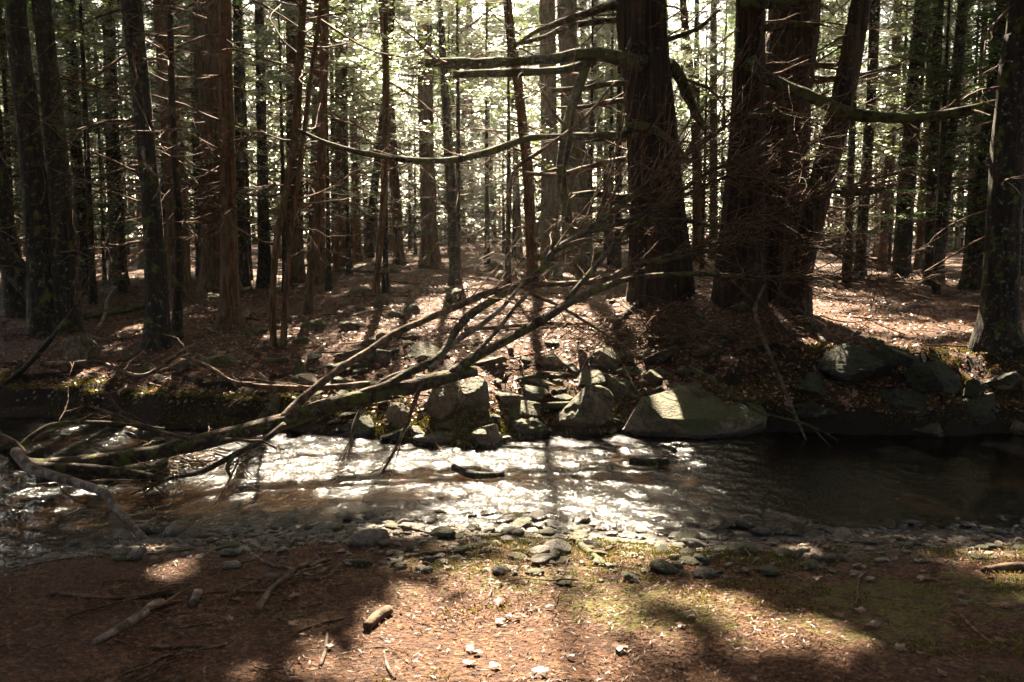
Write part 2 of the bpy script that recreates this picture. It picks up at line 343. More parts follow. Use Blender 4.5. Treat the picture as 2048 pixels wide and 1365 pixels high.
def ground_mat():
    m, nt, b = new_mat('forest_floor')
    geo = node(nt, 'ShaderNodeNewGeometry'); v = geo.outputs['Position']
    at_m = node(nt, 'ShaderNodeAttribute', attribute_name='moss').outputs['Fac']; at_g = node(nt, 'ShaderNodeAttribute', attribute_name='gravel').outputs['Fac']
    n1 = tex_noise(nt, v, 1.4, 6, .65); n2 = tex_noise(nt, v, 14, 6, .7); n3 = tex_noise(nt, v, 60, 5, .7)
    vo = node(nt, 'ShaderNodeTexVoronoi', Scale=48.0, Randomness=1.0); wv = node(nt, 'ShaderNodeVectorMath', operation='ADD')
    nt.links.new(v, wv.inputs[0])
    dn = node(nt, 'ShaderNodeTexNoise', Scale=20.0, Detail=3.0); nt.links.new(v, dn.inputs['Vector'])
    sc_ = node(nt, 'ShaderNodeVectorMath', operation='SCALE'); sc_.inputs['Scale'].default_value = .04; nt.links.new(dn.outputs['Color'], sc_.inputs[0]); nt.links.new(sc_.outputs[0], wv.inputs[1])
    nt.links.new(wv.outputs[0], vo.inputs['Vector'])
    sep = node(nt, 'ShaderNodeSeparateColor'); nt.links.new(vo.outputs['Color'], sep.inputs[0])
    leafc = ramp(nt, sep.outputs[0], [(.0, (.042, .014, .005)), (.35, (.10, .036, .013)), (.7, (.165, .064, .024)), (.93, (.24, .11, .056)), (1., (.29, .16, .09))])
    c = mixc(nt, ramp(nt, n1, [(.35, (.0, .0, .0)), (.65, (.6, .6, .6))]), leafc, (.042, .019, .010))
    c = mixc(nt, ramp(nt, n3, [(.38, (.85, .85, .85)), (.6, (.1, .1, .1))]), c, (.024, .011, .006))
    mf = math_(nt, 'ADD', at_m, math_(nt, 'MULTIPLY', math_(nt, 'SUBTRACT', n2, .5), 1.3))
    mf = math_(nt, 'ADD', mf, math_(nt, 'MULTIPLY', math_(nt, 'SUBTRACT', n1, .5), 1.2))
    mm = ramp(nt, mf, [(.45, (0, 0, 0)), (.62, (.9, .9, .9))])
    mcol = ramp(nt, n3, [(.35, (.030, .029, .004)), (.65, (.12, .105, .013))])
    c = mixc(nt, mm, c, mcol)
    gcol = ramp(nt, sep.outputs[1], [(0, (.03, .026, .021)), (.6, (.10, .085, .07)), (1, (.22, .2, .18))])
    c = mixc(nt, at_g, c, gcol)
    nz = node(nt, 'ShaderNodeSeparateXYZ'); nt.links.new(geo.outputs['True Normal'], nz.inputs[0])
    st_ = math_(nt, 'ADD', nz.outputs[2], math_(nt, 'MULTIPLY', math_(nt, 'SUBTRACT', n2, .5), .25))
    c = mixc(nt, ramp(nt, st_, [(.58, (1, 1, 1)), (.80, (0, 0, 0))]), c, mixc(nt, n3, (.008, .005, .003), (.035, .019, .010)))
    pz = node(nt, 'ShaderNodeSeparateXYZ'); nt.links.new(v, pz.inputs[0])
    wf = node(nt, 'ShaderNodeMapRange'); wf.inputs[1].default_value = WZ + .06; wf.inputs[2].default_value = WZ; nt.links.new(pz.outputs[2], wf.inputs[0])
    c = mixc(nt, math_(nt, 'MULTIPLY', wf.outputs[0], .75), c, (.022, .013, .007))
    nt.links.new(c, b.inputs['Base Color']); b.inputs['Roughness'].default_value = .85; b.inputs['Specular IOR Level'].default_value = .2
    hh = math_(nt, 'ADD', math_(nt, 'MULTIPLY', vo.outputs['Distance'], .6), math_(nt, 'ADD', n3, n2))
    bump(nt, hh, .8, .03, b); return m
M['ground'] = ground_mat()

def water_mat():
    m, nt, b = new_mat('stream_water'); nt.nodes.remove(b); out = nt.nodes['Material Output']
    v = node(nt, 'ShaderNodeNewGeometry').outputs['Position']
    n1 = tex_noise(nt, v, 21, 3, .55, (1.4, .65, 1)); n2 = tex_noise(nt, v, 55, 2, .5, (1.4, .6, 1))
    calm = node(nt, 'ShaderNodeAttribute', attribute_name='riffle').outputs['Fac']
    h = math_(nt, 'MULTIPLY', math_(nt, 'ADD', n1, math_(nt, 'MULTIPLY', n2, .35)), calm)
    bp = node(nt, 'ShaderNodeBump', Strength=.8, Distance=.024); nt.links.new(h, bp.inputs['Height'])
    fr = node(nt, 'ShaderNodeFresnel', IOR=1.33); nt.links.new(bp.outputs[0], fr.inputs['Normal'])
    gl = node(nt, 'ShaderNodeBsdfGlossy', Roughness=.2); gl.inputs[0].default_value = (1, 1, 1, 1); nt.links.new(bp.outputs[0], gl.inputs['Normal'])
    rr_ = node(nt, 'ShaderNodeMapRange'); rr_.inputs[1].default_value = .4; rr_.inputs[2].default_value = 1.0; rr_.inputs[3].default_value = .07; rr_.inputs[4].default_value = .14; nt.links.new(calm, rr_.inputs[0]); nt.links.new(rr_.outputs[0], gl.inputs['Roughness'])
    tr = node(nt, 'ShaderNodeBsdfTransparent'); tr.inputs[0].default_value = (.50, .39, .26, 1)
    mx = node(nt, 'ShaderNodeMixShader'); nt.links.new(fr.outputs[0], mx.inputs[0]); nt.links.new(tr.outputs[0], mx.inputs[1]); nt.links.new(gl.outputs[0], mx.inputs[2])
    nt.links.new(mixc(nt, math_(nt, 'MULTIPLY', math_(nt, 'SUBTRACT', calm, .4), 1.8, True), (.16, .11, .065), (.50, .39, .26)), tr.inputs[0])
    nt.links.new(mx.outputs[0], out.inputs[0]); return m
M['water'] = water_mat()

# ------------------------------------------------------------------ ground and stream
def axis(segs):
    out = [segs[0][0]]
    for a, b, st in segs: out += list(np.linspace(a, b, max(2, int(round((b - a) / st)) + 1))[1:])
    return np.array(out)
def grid_mesh(xs, ys, f):
    X, Y = np.meshgrid(xs, ys); Z = f(X, Y); V = np.stack([X.ravel(), Y.ravel(), Z.ravel()], 1)
    nx, ny = len(xs), len(ys); i = np.arange(ny - 1)[:, None] * nx + np.arange(nx - 1)[None]
    return V, np.stack([i, i + 1, i + nx + 1, i + nx], -1).reshape(-1, 4)
xs = axis([(-400, -60, 20), (-60, -12, 1.0), (-12, -6.2, .15), (-6.2, 6.2, .04), (6.2, 12, .15), (12, 60, 1.0), (60, 400, 20)])
ys = axis([(-60, 0, 4), (0, 2.6, .2), (2.6, 7.4, .04), (7.4, 8.4, .06), (8.4, 12.5, .035), (12.5, 20, .12), (20, 60, .6), (60, 120, 3), (120, 600, 30)])
V, Q = grid_mesh(xs, ys, H)
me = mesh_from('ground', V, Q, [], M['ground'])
yn, yf = edges(V[:, 0]); x_, y_ = V[:, 0], V[:, 1]
dn = yn - y_; df = y_ - yf
moss_n = sm((dn - .7) / .5) * (1 - sm((dn - 2.1) / 1.2)) * np.interp(x_, [-2.2, -.8, 3, 5], [.12, .40, .42, .36])
moss_n += .14 * sm((dn - 1.5) / .5) * sm((x_ + .5) / 1.0)
moss_f = .42 * np.exp(-((df - .14) / .2) ** 2) + .18 * sm(df / 1.5) + .16 * fbm2(x_ * .6, y_ * .6, 3, 41) * sm(df / 1.)
mo = np.where(dn > 0, moss_n, np.where(df > 0, moss_f, 0))
gr = np.where(dn > -.0, (1 - sm((dn - .9) / .7)) * .9, np.where(df > 0, 0, .55))
for nm, val in (('moss', mo), ('gravel', gr)):
    a = me.attributes.new(nm, 'FLOAT', 'POINT'); a.data.foreach_set('value', val.astype(np.float32))
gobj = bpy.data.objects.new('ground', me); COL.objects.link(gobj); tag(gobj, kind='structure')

xw = axis([(-60, -6, 1.0), (-6, 6, .021), (6, 60, 1.0)]); yw = axis([(4.6, 10.6, .021)])
def wave(X, Y):
    wx = fbm2(X * .9, Y * .9, 2, 60); amp = np.interp(X, [-5, -1.9, -1.2, 1.6, 2.2, 4], [.6, .9, 1.1, 1.1, .4, .22]) * (.75 + .5 * fbm2(X * .7, Y * 1.4, 2, 61))
    z = .0045 * np.sin(12 * Y + 24 * X + 5 * wx) + .004 * np.sin(15 * Y - 29 * X + 6 * wx + 1) + .003 * np.sin(11 * X + 24 * Y - 7 * wx)
    z += .010 * fbm2(X * 6.5, Y * 5, 3, 62) + .0075 * fbm2(X * 15, Y * 9, 2, 63)
    return WZ + z * amp + .012 * fbm2(X * .8, Y * 1.2, 2, 64)
V, Q = grid_mesh(xw, yw, wave)
me = mesh_from('stream_water', V, Q, [], M['water'])
a = me.attributes.new('riffle', 'FLOAT', 'POINT'); a.data.foreach_set('value', np.interp(V[:, 0], [-5, -1.9, 1.5, 2.3, 4], [.6, 1, 1, .55, .35]).astype(np.float32))
wobj = bpy.data.objects.new('stream_water', me); COL.objects.link(wobj); tag(wobj, kind='structure')

# ------------------------------------------------------------------ trees
def bark_disp(amp, ridges, seed, vs=1.0):
    def f(rr, P, D, th):
        n, k = rr.shape; c = np.cos(th)[None] * ridges / 6.3; s_ = np.sin(th)[None] * ridges / 6.3
        z = np.cumsum(np.r_[0, np.linalg.norm(np.diff(P, axis=0), axis=1)])[:, None] * vs
        Pn = np.stack([np.broadcast_to(c, (n, k)).ravel(), np.broadcast_to(s_, (n, k)).ravel(), np.broadcast_to(z, (n, k)).ravel()], 1)
        q = vnoise(Pn, seed).reshape(n, k) + .5 * vnoise(Pn * [2.1, 2.1, 1.7], seed + 3).reshape(n, k)
        big = vnoise(Pn * [.35, .35, .5], seed + 9).reshape(n, k)
        return rr * (1 + amp * q + amp * .8 * big)
    return f
def trunk_mesh(mb, P, k=14, amp=.06, ridges=14, seed=0, step=.12, vs=3.0, flare=.5):
    """P: rows x,y,z,r from below the ground to the top"""
    P = np.asarray(P, float); L = np.linalg.norm(np.diff(P[:, :3], axis=0), axis=1).sum()
    q = path(P, max(8, int(L / step)))
    zb = P[0, 2] + .3
    q[:, 3] *= 1 + flare * np.exp(-np.maximum(q[:, 2] - zb, 0) / (.12 + q[0, 3] * .7))
    mb.tube(q[:, :3], q[:, 3], k, disp=bark_disp(amp, ridges, seed, vs)); return q
def dead_branch(mb, p, az, L, r, rise, droop, seed, twigs=6, k=4, tw=1.0, crook=.06):
    g = np.random.default_rng(seed); n = 7; t = np.linspace(0, 1, n)
    d = np.array([math.cos(az), math.sin(az), 0]); side = np.array([-d[1], d[0], 0])
    w = np.cumsum(g.normal(0, crook, n)) * t; u = np.cumsum(g.normal(0, crook * .6, n)) * t
    P = p + d * (L * t)[:, None] + side * (w * L)[:, None]
    P[:, 2] += L * (rise * t - droop * t * t + u)
    R = r * (1 - .85 * t) + .0015
    mb.tube(P, R, k)
    for j in range(twigs):
        s = g.uniform(.2, .98); i = min(int(s * (n - 1)), n - 2); q = P[i] + (P[i + 1] - P[i]) * (s * (n - 1) - i)
        a2 = az + g.choice([-1, 1]) * g.uniform(.4, 1.2); l2 = L * g.uniform(.15, .42) * (1.1 - s * .6) * tw
        m = 4; tt = np.linspace(0, 1, m); d2 = np.array([math.cos(a2), math.sin(a2), g.uniform(-.5, .25)])
        P2 = q + d2 * (l2 * tt)[:, None]; P2[:, 2] += l2 * g.uniform(-.35, .35) * tt ** 2; P2 += g.normal(0, .03 * l2, P2.shape) * tt[:, None]
        mb.tube(P2, np.linspace(max(r * .32, .003), .0016, m), 3, cap=False)
    return P
def crown_leaves(top, zlo, zhi, rmax, nb, ns, nl, seed, axis_at, llo=.085, big=None, flat=.35):
    """needle sprays in drooping flat fans round a stem; axis_at(z) gives the stem's x,y"""
    g = np.random.default_rng(seed); N = nb * ns * nl
    hz = np.repeat(g.uniform(0, 1, nb) ** .85, ns * nl); az = np.repeat(g.uniform(0, 2 * math.pi, nb), ns * nl)
    Lb = np.repeat(g.uniform(.65, 1.15, nb), ns * nl) * rmax * (1 - .85 * hz ** 1.3)
    dr = np.repeat(g.uniform(.05, .45, nb), ns * nl)
    s = np.repeat(g.uniform(.22, 1.02, nb * ns) ** .8, nl); la = np.repeat(g.uniform(-1, 1, nb * ns), nl) * flat * (1.08 - s)
    z0 = zlo + (zhi - zlo) * hz
    da = np.stack([np.cos(az), np.sin(az), np.zeros(N)], 1); sd = np.stack([-np.sin(az), np.cos(az), np.zeros(N)], 1)
    base = axis_at(z0)
    C = base + da * (Lb * s)[:, None] + sd * (Lb * la)[:, None]
    C[:, 2] = z0 + Lb * (.15 * s - dr * s * s)
    jit = g.normal(0, 1, (N, 3)) * [.13, .13, .035]
    A = unit(da * .8 + sd * (np.sign(la) * .7)[:, None] + g.normal(0, .45, (N, 3)) * [1, 1, .35])
    Nn = unit(np.stack([g.normal(0, .35, N), g.normal(0, .35, N), np.ones(N)], 1))
    L = llo * g.uniform(.7, 1.35, N)
    if big is not None:
        m = np.clip((C[:, 2] - big[0]) / 1.5, 0, 1) * (big[1] - 1) + 1; L = L * m; jit = jit * np.sqrt(m)[:, None]
    C = C + jit
    return C, A, Nn, L

TREE_N = [0]
def build_tree(name, label, stems, mat, group=None, crown=None, dead=0, dead_z=(1.2, 6.0), dead_len=(.5, 1.8), limbs=(), seed=None, k=14, amp=.06, ridges=14, cat='tree', vs=3.0, step=.12, flare=.5, twig_mat='twig', dead_tw=6, dead_az=None):
    TREE_N[0] += 1; seed = seed or TREE_N[0] * 13
    g = np.random.default_rng(seed)
    base = np.array(stems[0][0][:3]) + [0, 0, .3]
    root = empty(name, base, label, cat, group)
    tb = MB(); qs = []
    for i, st in enumerate(stems):
        mb = MB(); q = trunk_mesh(mb, st, k, amp, ridges, seed + i, step, vs, flare); qs.append(q)
        mb.build('trunk', mat, root, base)
    for (P, r_mat, tw) in limbs:
        mb = MB(); P = np.asarray(P); q = path(P, max(10, int(len(P) * 7)))
        mb.tube(q[:, :3], q[:, 3], 9 if q[0, 3] > .03 else 7, disp=bark_disp(.16, 7, seed + 31, 7.0))
        b = mb.build('branch', M[r_mat], root, base)
        if tw:
            m2 = MB()
            for j in range(tw):
                i = g.integers(2, len(q) - 1); t = unit(q[i, :3] - q[i - 1, :3]); a = math.atan2(t[1], t[0]) + g.choice([-1, 1]) * g.uniform(.3, 1.1)
                dead_branch(m2, q[i, :3], a, g.uniform(.2, .7), max(.004, q[i, 3] * .3), g.uniform(-.5, .6), g.uniform(-.3, .5), int(g.integers(1e6)), 3)
            m2.build('dead_twigs', M[twig_mat], b, base, kind='stuff')
    if dead:
        dead = int(dead * 1.5)
        mb = MB()
        for j in range(dead):
            q = qs[int(g.integers(len(qs)))]; z = base[2] + g.uniform(*dead_z); i = int(np.argmin(abs(q[:, 2] - z))); L = g.uniform(*dead_len)
            a = g.uniform(0, 2 * math.pi) if dead_az is None else g.uniform(*dead_az)
            dead_branch(mb, q[i, :3], a, L, .006 + .007 * L, g.uniform(-.75, .45), g.uniform(-.6, .35), int(g.integers(1e6)), dead_tw, crook=g.uniform(.04, .12))
        mb.build('dead_twigs', M[twig_mat], root, base, kind='stuff')
    if crown:
        q = qs[0]; ax = lambda z: np.stack([np.interp(z, q[:, 2], q[:, 0]), np.interp(z, q[:, 2], q[:, 1]), z], 1)
        C, A, Nn, L = crown_leaves(None, crown[0], crown[1], crown[2], crown[3], crown[4], crown[5], seed + 5, ax, crown[6], crown[7])
        ok = ~sunlit(C, .03)
        if len(crown) > 9: ok |= g.uniform(0, 1, len(C)) < .12
        if ok.sum() > 20:
            V, Qd = leaves(C[ok], A[ok], Nn[ok], L[ok], L[ok] * .36)
            mb = MB(); mb.add(V, Qd); mb.build('crown', M[crown[8] if len(crown) > 8 else 'needles'], root, base, kind='stuff')
    return root, qs
def stem_px(pts, Y=None, H_=17.0, base_px=None, wscale=1.0):
    """pts bottom -> top of frame: (px, py, width px). Follows the photo's stem, then on up to the tree top."""
    b = ground(pts[0][0], pts[0][1]) if Y is None else None
    Yb = b[1] if b is not None else Y
    out = []
    for (x, y, w) in pts:
        p = at(x, y, Yb); out.append([p[0], p[1], p[2], .5 * px2m(w, p) * wscale])
    if Y is not None: out[0][2] = min(out[0][2], gz(out[0][0], Yb) + .02)
    z0 = gz(out[0][0], out[0][1])
    out[0][2] = z0 - .3
    d = np.array(out[-1][:3]) - np.array(out[-2][:3]); d = d / max(d[2], .1); d[:2] *= .6
    r = out[-1][3]; zt = out[-1][2]
    for f in (.35, .7, 1.0):
        dz = (max(H_, zt + 3) - zt) * f
        out.append([out[-1 if False else len(pts) - 1][0] + d[0] * dz, out[len(pts) - 1][1] + d[1] * dz, zt + dz, max(.012, r * (1 - .92 * f))])
    return out
def limb_px(pts, Y, dy=0.0):
    """limb from trunk to tip: (px, py, width px); dy = how much nearer (-) or farther (+) the tip is"""
    n = len(pts); o = []
    for i, (x, y, w) in enumerate(pts):
        p = at(x, y, Y + dy * i / max(1, n - 1)); o.append([p[0], p[1], p[2], .5 * px2m(w, p)])
    return o

BIG = lambda Y: (1.6 + .21 * Y + .8, 3.0)      # out of view needles are drawn coarser from this height up
placed = []
def hand(name, label, pts, mat, Y=None, crown_r=3.4, cz=None, **kw):
    extra = kw.pop('extra_stems', []); group = kw.pop('group', None); Ht = kw.pop('Ht', 17.0)
    st = [stem_px(pts, Y, Ht)]; y0 = st[0][0][1]
    for e in extra: st.append(stem_px(e, y0, Ht * .9))
    placed.append((st[0][0][0], y0))
    z0 = cz if cz is not None else max(5.0, 1.6 + .21 * y0 + .6)
    cr = (z0, Ht - .3, crown_r, 46, 8, 9, .085, BIG(y0)) if crown_r else None
    lb = [(limb_px(L[0], y0 + L[3] if len(L) > 3 else y0, L[4] if len(L) > 4 else 0), L[1], L[2]) for L in kw.pop('limbs', [])]
    return build_tree(name, label, st, M[mat], group=group, crown=cr, limbs=lb, **kw)

# --- the big trees on the mound
hand('cedar_tree', 'thick trunk with shaggy reddish bark and many dead stubs behind the fallen boughs',
     [(1322, 622, 132), (1320, 520, 120), (1316, 430, 108), (1305, 300, 102), (1296, 200, 100), (1287, 100, 98), (1280, 0, 97)], 'bark_red', Y=12.0, k=84, amp=.075, ridges=34, vs=.8, step=.06, flare=.08, Ht=19, crown_r=3.2, dead=26, dead_z=(.6, 4.5), dead_len=(.3, 1.1),
     limbs=[([(1290, 128, 34), (1235, 116, 30), (1180, 108, 26), (1120, 116, 20), (1050, 122, 20), (950, 127, 21), (850, 125, 21)], 'limb_moss', 3, -.25, -.5),
            ([(1190, 122, 18), (1120, 141, 16), (1000, 146, 17), (905, 150, 17)], 'limb_moss', 1, -.3, -.3),
            ([(1178, 112, 18), (1160, 170, 20), (1140, 230, 21), (1130, 290, 24), (1122, 350, 22), (1130, 410, 20), (1138, 490, 18)], 'limb_moss', 4, -.3, -.05),
            ([(1300, 270, 20), (1240, 269, 14), (1150, 274, 14), (1060, 277, 15), (1000, 297, 15), (920, 318, 14), (840, 322, 13), (760, 313, 12), (670, 293, 11), (590, 258, 6)], 'limb_moss', 8, -.15, -.8),
            ([(1290, 22, 22), (1230, 12, 18), (1150, 36, 15), (1080, 60, 11), (1032, 90, 5)], 'limb', 3, 0, -.3),
            ([(1290, 35, 14), (1150, 50, 12), (1090, 74, 11), (1030, 90, 7)], 'limb', 0, .12, .3),
            ([(1290, 168, 14), (1225, 168, 12), (1160, 178, 11), (1102, 181, 9)], 'limb', 0, 0, -.2),
            ([(1300, 200, 14), (1230, 203, 11), (1170, 214, 8), (1110, 216, 4)], 'limb', 2, .1, .2),
            ([(1300, 318, 13), (1240, 320, 11), (1180, 334, 11), (1120, 350, 11), (1045, 347, 8)], 'deadwood', 2, .05, .1),
            ([(1310, 395, 16), (1240, 394, 13), (1190, 388, 13), (1140, 392, 10)], 'limb_moss', 1, -.1, -.3),
            ([(1300, 420, 14), (1250, 412, 10), (1195, 428, 6)], 'limb', 1, 0, -.3),
            ([(1300, 285, 14), (1240, 278, 9), (1170, 284, 5)], 'limb', 1, .15, .2),
            ([(1255, 252, 18), (1300, 256, 17), (1345, 285, 10), (1380, 325, 7)], 'limb_moss', 2, -.5, -.4),
            ([(1340, 130, 26), (1358, 150, 24), (1375, 190, 22), (1395, 235, 17), (1412, 260, 9)], 'limb_moss', 2, .1, .3),
            ([(1300, 90, 12), (1390, 60, 9), (1440, 20, 5)], 'limb', 2, .1, .6)])
hand('cedar_tree', 'dark straight trunk just right of the shaggy red trunk, front one of a close pair',
     [(1476, 660, 108), (1480, 560, 100), (1486, 440, 88), (1493, 300, 76), (1498, 150, 67), (1501, 0, 58)], 'bark_red', Y=11.7, k=64, amp=.07, ridges=28, vs=.8, step=.07, flare=.08, Ht=18, crown_r=3.0, dead=24, dead_z=(.5, 4.5), dead_len=(.3, 1.2),
     limbs=[([(1500, 120, 26), (1525, 150, 24), (1580, 178, 24), (1640, 202, 25), (1700, 228, 24), (1770, 236, 22), (1850, 234, 21), (1930, 222, 20), (2000, 205, 18), (2075, 185, 14)], 'limb_moss', 7, -.35, -.7),
            ([(1500, 372, 18), (1560, 362, 15), (1620, 364, 16), (1660, 378, 16), (1720, 384, 15), (1772, 380, 12)], 'limb_moss', 2, -.4, -.3),
            ([(1520, 60, 16), (1570, 48, 13), (1640, 50, 8)], 'limb', 1, -.3, -.1),
            ([(1500, 232, 16), (1540, 228, 12), (1600, 240, 12), (1610, 236, 8)], 'limb_moss', 0, -.4, -.2),
            ([(1480, 10, 22), (1560, 8, 18), (1640, -4, 12)], 'limb_moss', 1, -.3, -.2)])
hand('cedar_tree', 'broad paler brown trunk behind the dark one, leaning slightly to the right',
     [(1538, 640, 128), (1545, 500, 112), (1556, 350, 108), (1568, 200, 104), (1582, 80, 100), (1590, 0, 100)], 'bark_mid', Y=12.8, k=64, amp=.06, ridges=32, vs=.8, step=.07, flare=.08, Ht=19, crown_r=3.2, dead=16, dead_z=(.8, 5), dead_len=(.4, 1.5), dead_az=(-1.2, 1.0),
     limbs=[([(1600, 160, 22), (1660, 158, 14), (1730, 150, 12), (1800, 130, 7)], 'limb', 3, 0, .4), ([(1600, 125, 14), (1640, 130, 11), (1720, 128, 6)], 'limb', 2, 0, .3)])
hand('leaning_tree', 'slim mottled trunk leaning out to the right from the foot of the big pair',
     [(1578, 632, 58), (1598, 540, 52), (1620, 450, 50), (1648, 350, 48), (1672, 260, 47), (1694, 160, 44), (1712, 60, 42), (1722, 0, 40)], 'bark_mid', Y=11.9, k=24, ridges=12, Ht=15, crown_r=2.2, dead=14, dead_z=(1, 4.5), dead_len=(.4, 1.3))
# --- left group
hand('spruce_tree', 'black double trunk forking low down at the left end of the far bank',
     [(98, 668, 74), (92, 600, 64), (84, 520, 58), (73, 400, 52), (56, 250, 46), (40, 100, 43), (32, 0, 42)], 'bark_dark', flare=.25, k=26, Ht=18, dead=26, dead_z=(.8, 5), dead_len=(.4, 1.6),
     extra_stems=[[(132, 668, 58), (130, 560, 52), (124, 430, 46), (113, 300, 41), (99, 150, 38), (88, 50, 37), (84, 0, 37)]])
hand('leaning_tree', 'dark crooked stem bending away left from the foot of the double trunk',
     [(118, 640, 58), (85, 600, 56), (45, 555, 50), (0, 505, 46), (-60, 430, 42), (-110, 300, 38), (-140, 100, 34)], 'bark_dark', Y=13.2, k=18, Ht=12, crown_r=1.8, dead=6, step=.1)
hand('spruce_tree', 'dark slender trunk cut by the left edge of the picture',
     [(42, 655, 46), (24, 540, 38), (8, 420, 32), (-6, 300, 30), (-25, 100, 26), (-35, 0, 24)], 'bark_dark', Y=14.5, k=16, Ht=15, dead=12)
hand('spruce_tree', 'dark bare trunk with a broken pale twig halfway up, third trunk from the left',
     [(316, 694, 48), (314, 620, 44), (309, 500, 40), (300, 380, 38), (289, 260, 36), (277, 130, 36), (262, 0, 40)], 'bark_dark', k=22, Ht=17, dead=30, dead_z=(1, 5), dead_len=(.4, 1.7),
     limbs=[([(290, 330, 6), (286, 302, 6), (292, 330, 6), (310, 350, 6), (324, 358, 6), (318, 378, 5), (305, 400, 3)], 'palewood', 0, -.15, -.3)])
hand('bare_sapling', 'thin dark sapling standing close on the right of the bare dark trunk',
     [(350, 678, 22), (356, 600, 19), (358, 480, 17), (352, 350, 15), (344, 200, 14), (340, 0, 12)], 'bark_dark', k=10, Ht=10, crown_r=1.2, dead=16, dead_len=(.3, 1.2))
hand('spruce_tree', 'straight brown trunk with flared foot standing alone on the leafy slope',
     [(461, 655, 40), (460, 580, 36), (458, 450, 32), (455, 300, 29), (452, 150, 27), (450, 0, 25)], 'bark_brown', k=20, Ht=17, dead=30, dead_z=(1, 6), dead_len=(.4, 1.7), flare=.7)
hand('spruce_tree', 'wide pale brown trunk farther back, half hidden by the straight brown trunk',
     [(440, 532, 66), (434, 420, 60), (428, 300, 54), (420, 150, 50), (412, 0, 48)], 'bark_brown', Y=19.5, k=20, Ht=20, dead=26, dead_z=(1.5, 7), dead_len=(.6, 2.2))
hand('spruce_tree', 'pale brown trunk between the bare dark trunk and the wide one',
     [(358, 540, 46), (352, 400, 42), (342, 250, 38), (330, 100, 34), (322, 0, 32)], 'bark_brown', Y=18.0, k=18, Ht=19, dead=30, dead_z=(1.5, 7), dead_len=(.6, 2.2))
hand('bare_sapling', 'pair of thin reddish stems rising from one foot near the bank edge',
     [(550, 694, 14), (545, 620, 13), (554, 480, 14), (573, 380, 15), (589, 280, 16), (598, 150, 16), (606, 0, 15)], 'bark_brown', flare=.25, k=11, Ht=10, crown_r=1.2, dead=22, dead_z=(1, 4.5), dead_len=(.3, 1.3), step=.07,
     extra_stems=[[(563, 694, 13), (570, 620, 12), (577, 520, 11), (588, 420, 10), (603, 320, 10), (622, 150, 9), (642, 0, 8)]])
hand('bare_sapling', 'thin sapling leaning right, tapering to a narrow foot in the leaves behind the reddish pair',
     [(611, 628, 15), (622, 560, 15), (634, 470, 18), (642, 350, 20), (646, 200, 19), (650, 0, 17)], 'bark_brown', k=11, Ht=12, crown_r=1.2, dead=18, dead_z=(1, 5), dead_len=(.3, 1.3))
hand('spruce_tree', 'near black trunk against the light between the wide trunk and the reddish pair',
     [(527, 520, 26), (526, 400, 23), (523, 250, 20), (520, 110, 18), (518, 0, 17)], 'bark_dark', Y=21.0, k=14, Ht=18, dead=22, dead_z=(1.5, 7), dead_len=(.5, 2))
hand('bare_sapling', 'thin brown sapling standing on the slope left of the mossy stones',
     [(748, 592, 14), (755, 540, 13), (764, 450, 14), (770, 330, 15), (772, 180, 14), (770, 0, 12)], 'bark_brown', k=10, Ht=11, crown_r=1.3, dead=20, dead_z=(1, 5), dead_len=(.4, 1.5))
hand('dead_tree', 'thin black dead trunk standing clear in the middle of the wood',
     [(911, 570, 21), (908, 500, 20), (902, 380, 20), (895, 270, 19), (888, 150, 16), (882, 40, 13), (880, 0, 12)], 'bark_dark', k=12, Ht=9, crown_r=0, dead=14, dead_z=(1, 5), dead_len=(.3, 1.2))
# --- right side
hand('spruce_tree', 'thick dark trunk with scaly sunlit left rim at the right edge',
     [(1994, 692, 72), (2000, 600, 66), (2007, 450, 64), (2016, 300, 64), (2026, 180, 60), (2036, 80, 56), (2046, 0, 50)], 'bark_dark', k=34, ridges=20, Ht=17, dead=18, dead_z=(.8, 5), dead_len=(.4, 1.3), crown_r=2.8)
hand('spruce_tree', 'dark trunk with mossy foot, widest in the row behind the right hand clearing',
     [(1805, 506, 34), (1812, 400, 33), (1824, 250, 32), (1836, 100, 31), (1845, 0, 30)], 'bark_dark', Y=21, k=16, Ht=18, dead=26, dead_z=(1, 7), dead_len=(.5, 2))
hand('spruce_tree', 'dark trunk just right of the mossy footed one, first of two set close together',
     [(1858, 520, 20), (1862, 400, 20), (1870, 200, 20), (1878, 0, 19)], 'bark_dark', Y=19.5, k=12, Ht=17, dead=18, dead_z=(1, 6), dead_len=(.5, 1.8))
hand('spruce_tree', 'dark trunk leaning a little right, second of the close two in the right hand wood',
     [(1874, 518, 24), (1888, 400, 24), (1904, 250, 22), (1918, 100, 21), (1926, 0, 20)], 'bark_dark', Y=19.9, k=12, Ht=17, dead=18, dead_z=(1, 6), dead_len=(.5, 1.8))
hand('spruce_tree', 'broad dark trunk leaning right, just left of the scaly edge tree and behind it',
     [(1944, 522, 38), (1962, 400, 38), (1984, 250, 38), (2000, 100, 37), (2012, 0, 36)], 'bark_dark', Y=18.5, k=16, Ht=18, dead=22, dead_z=(1, 6), dead_len=(.5, 1.8))
hand('bare_sapling', 'thin dead sapling standing alone in the brown clearing on the right',
     [(1722, 560, 11), (1724, 500, 12), (1730, 400, 14), (1738, 250, 14), (1746, 0, 13)], 'bark_dark', k=9, Ht=10, crown_r=1.2, dead=16, dead_z=(.8, 5), dead_len=(.4, 1.4))
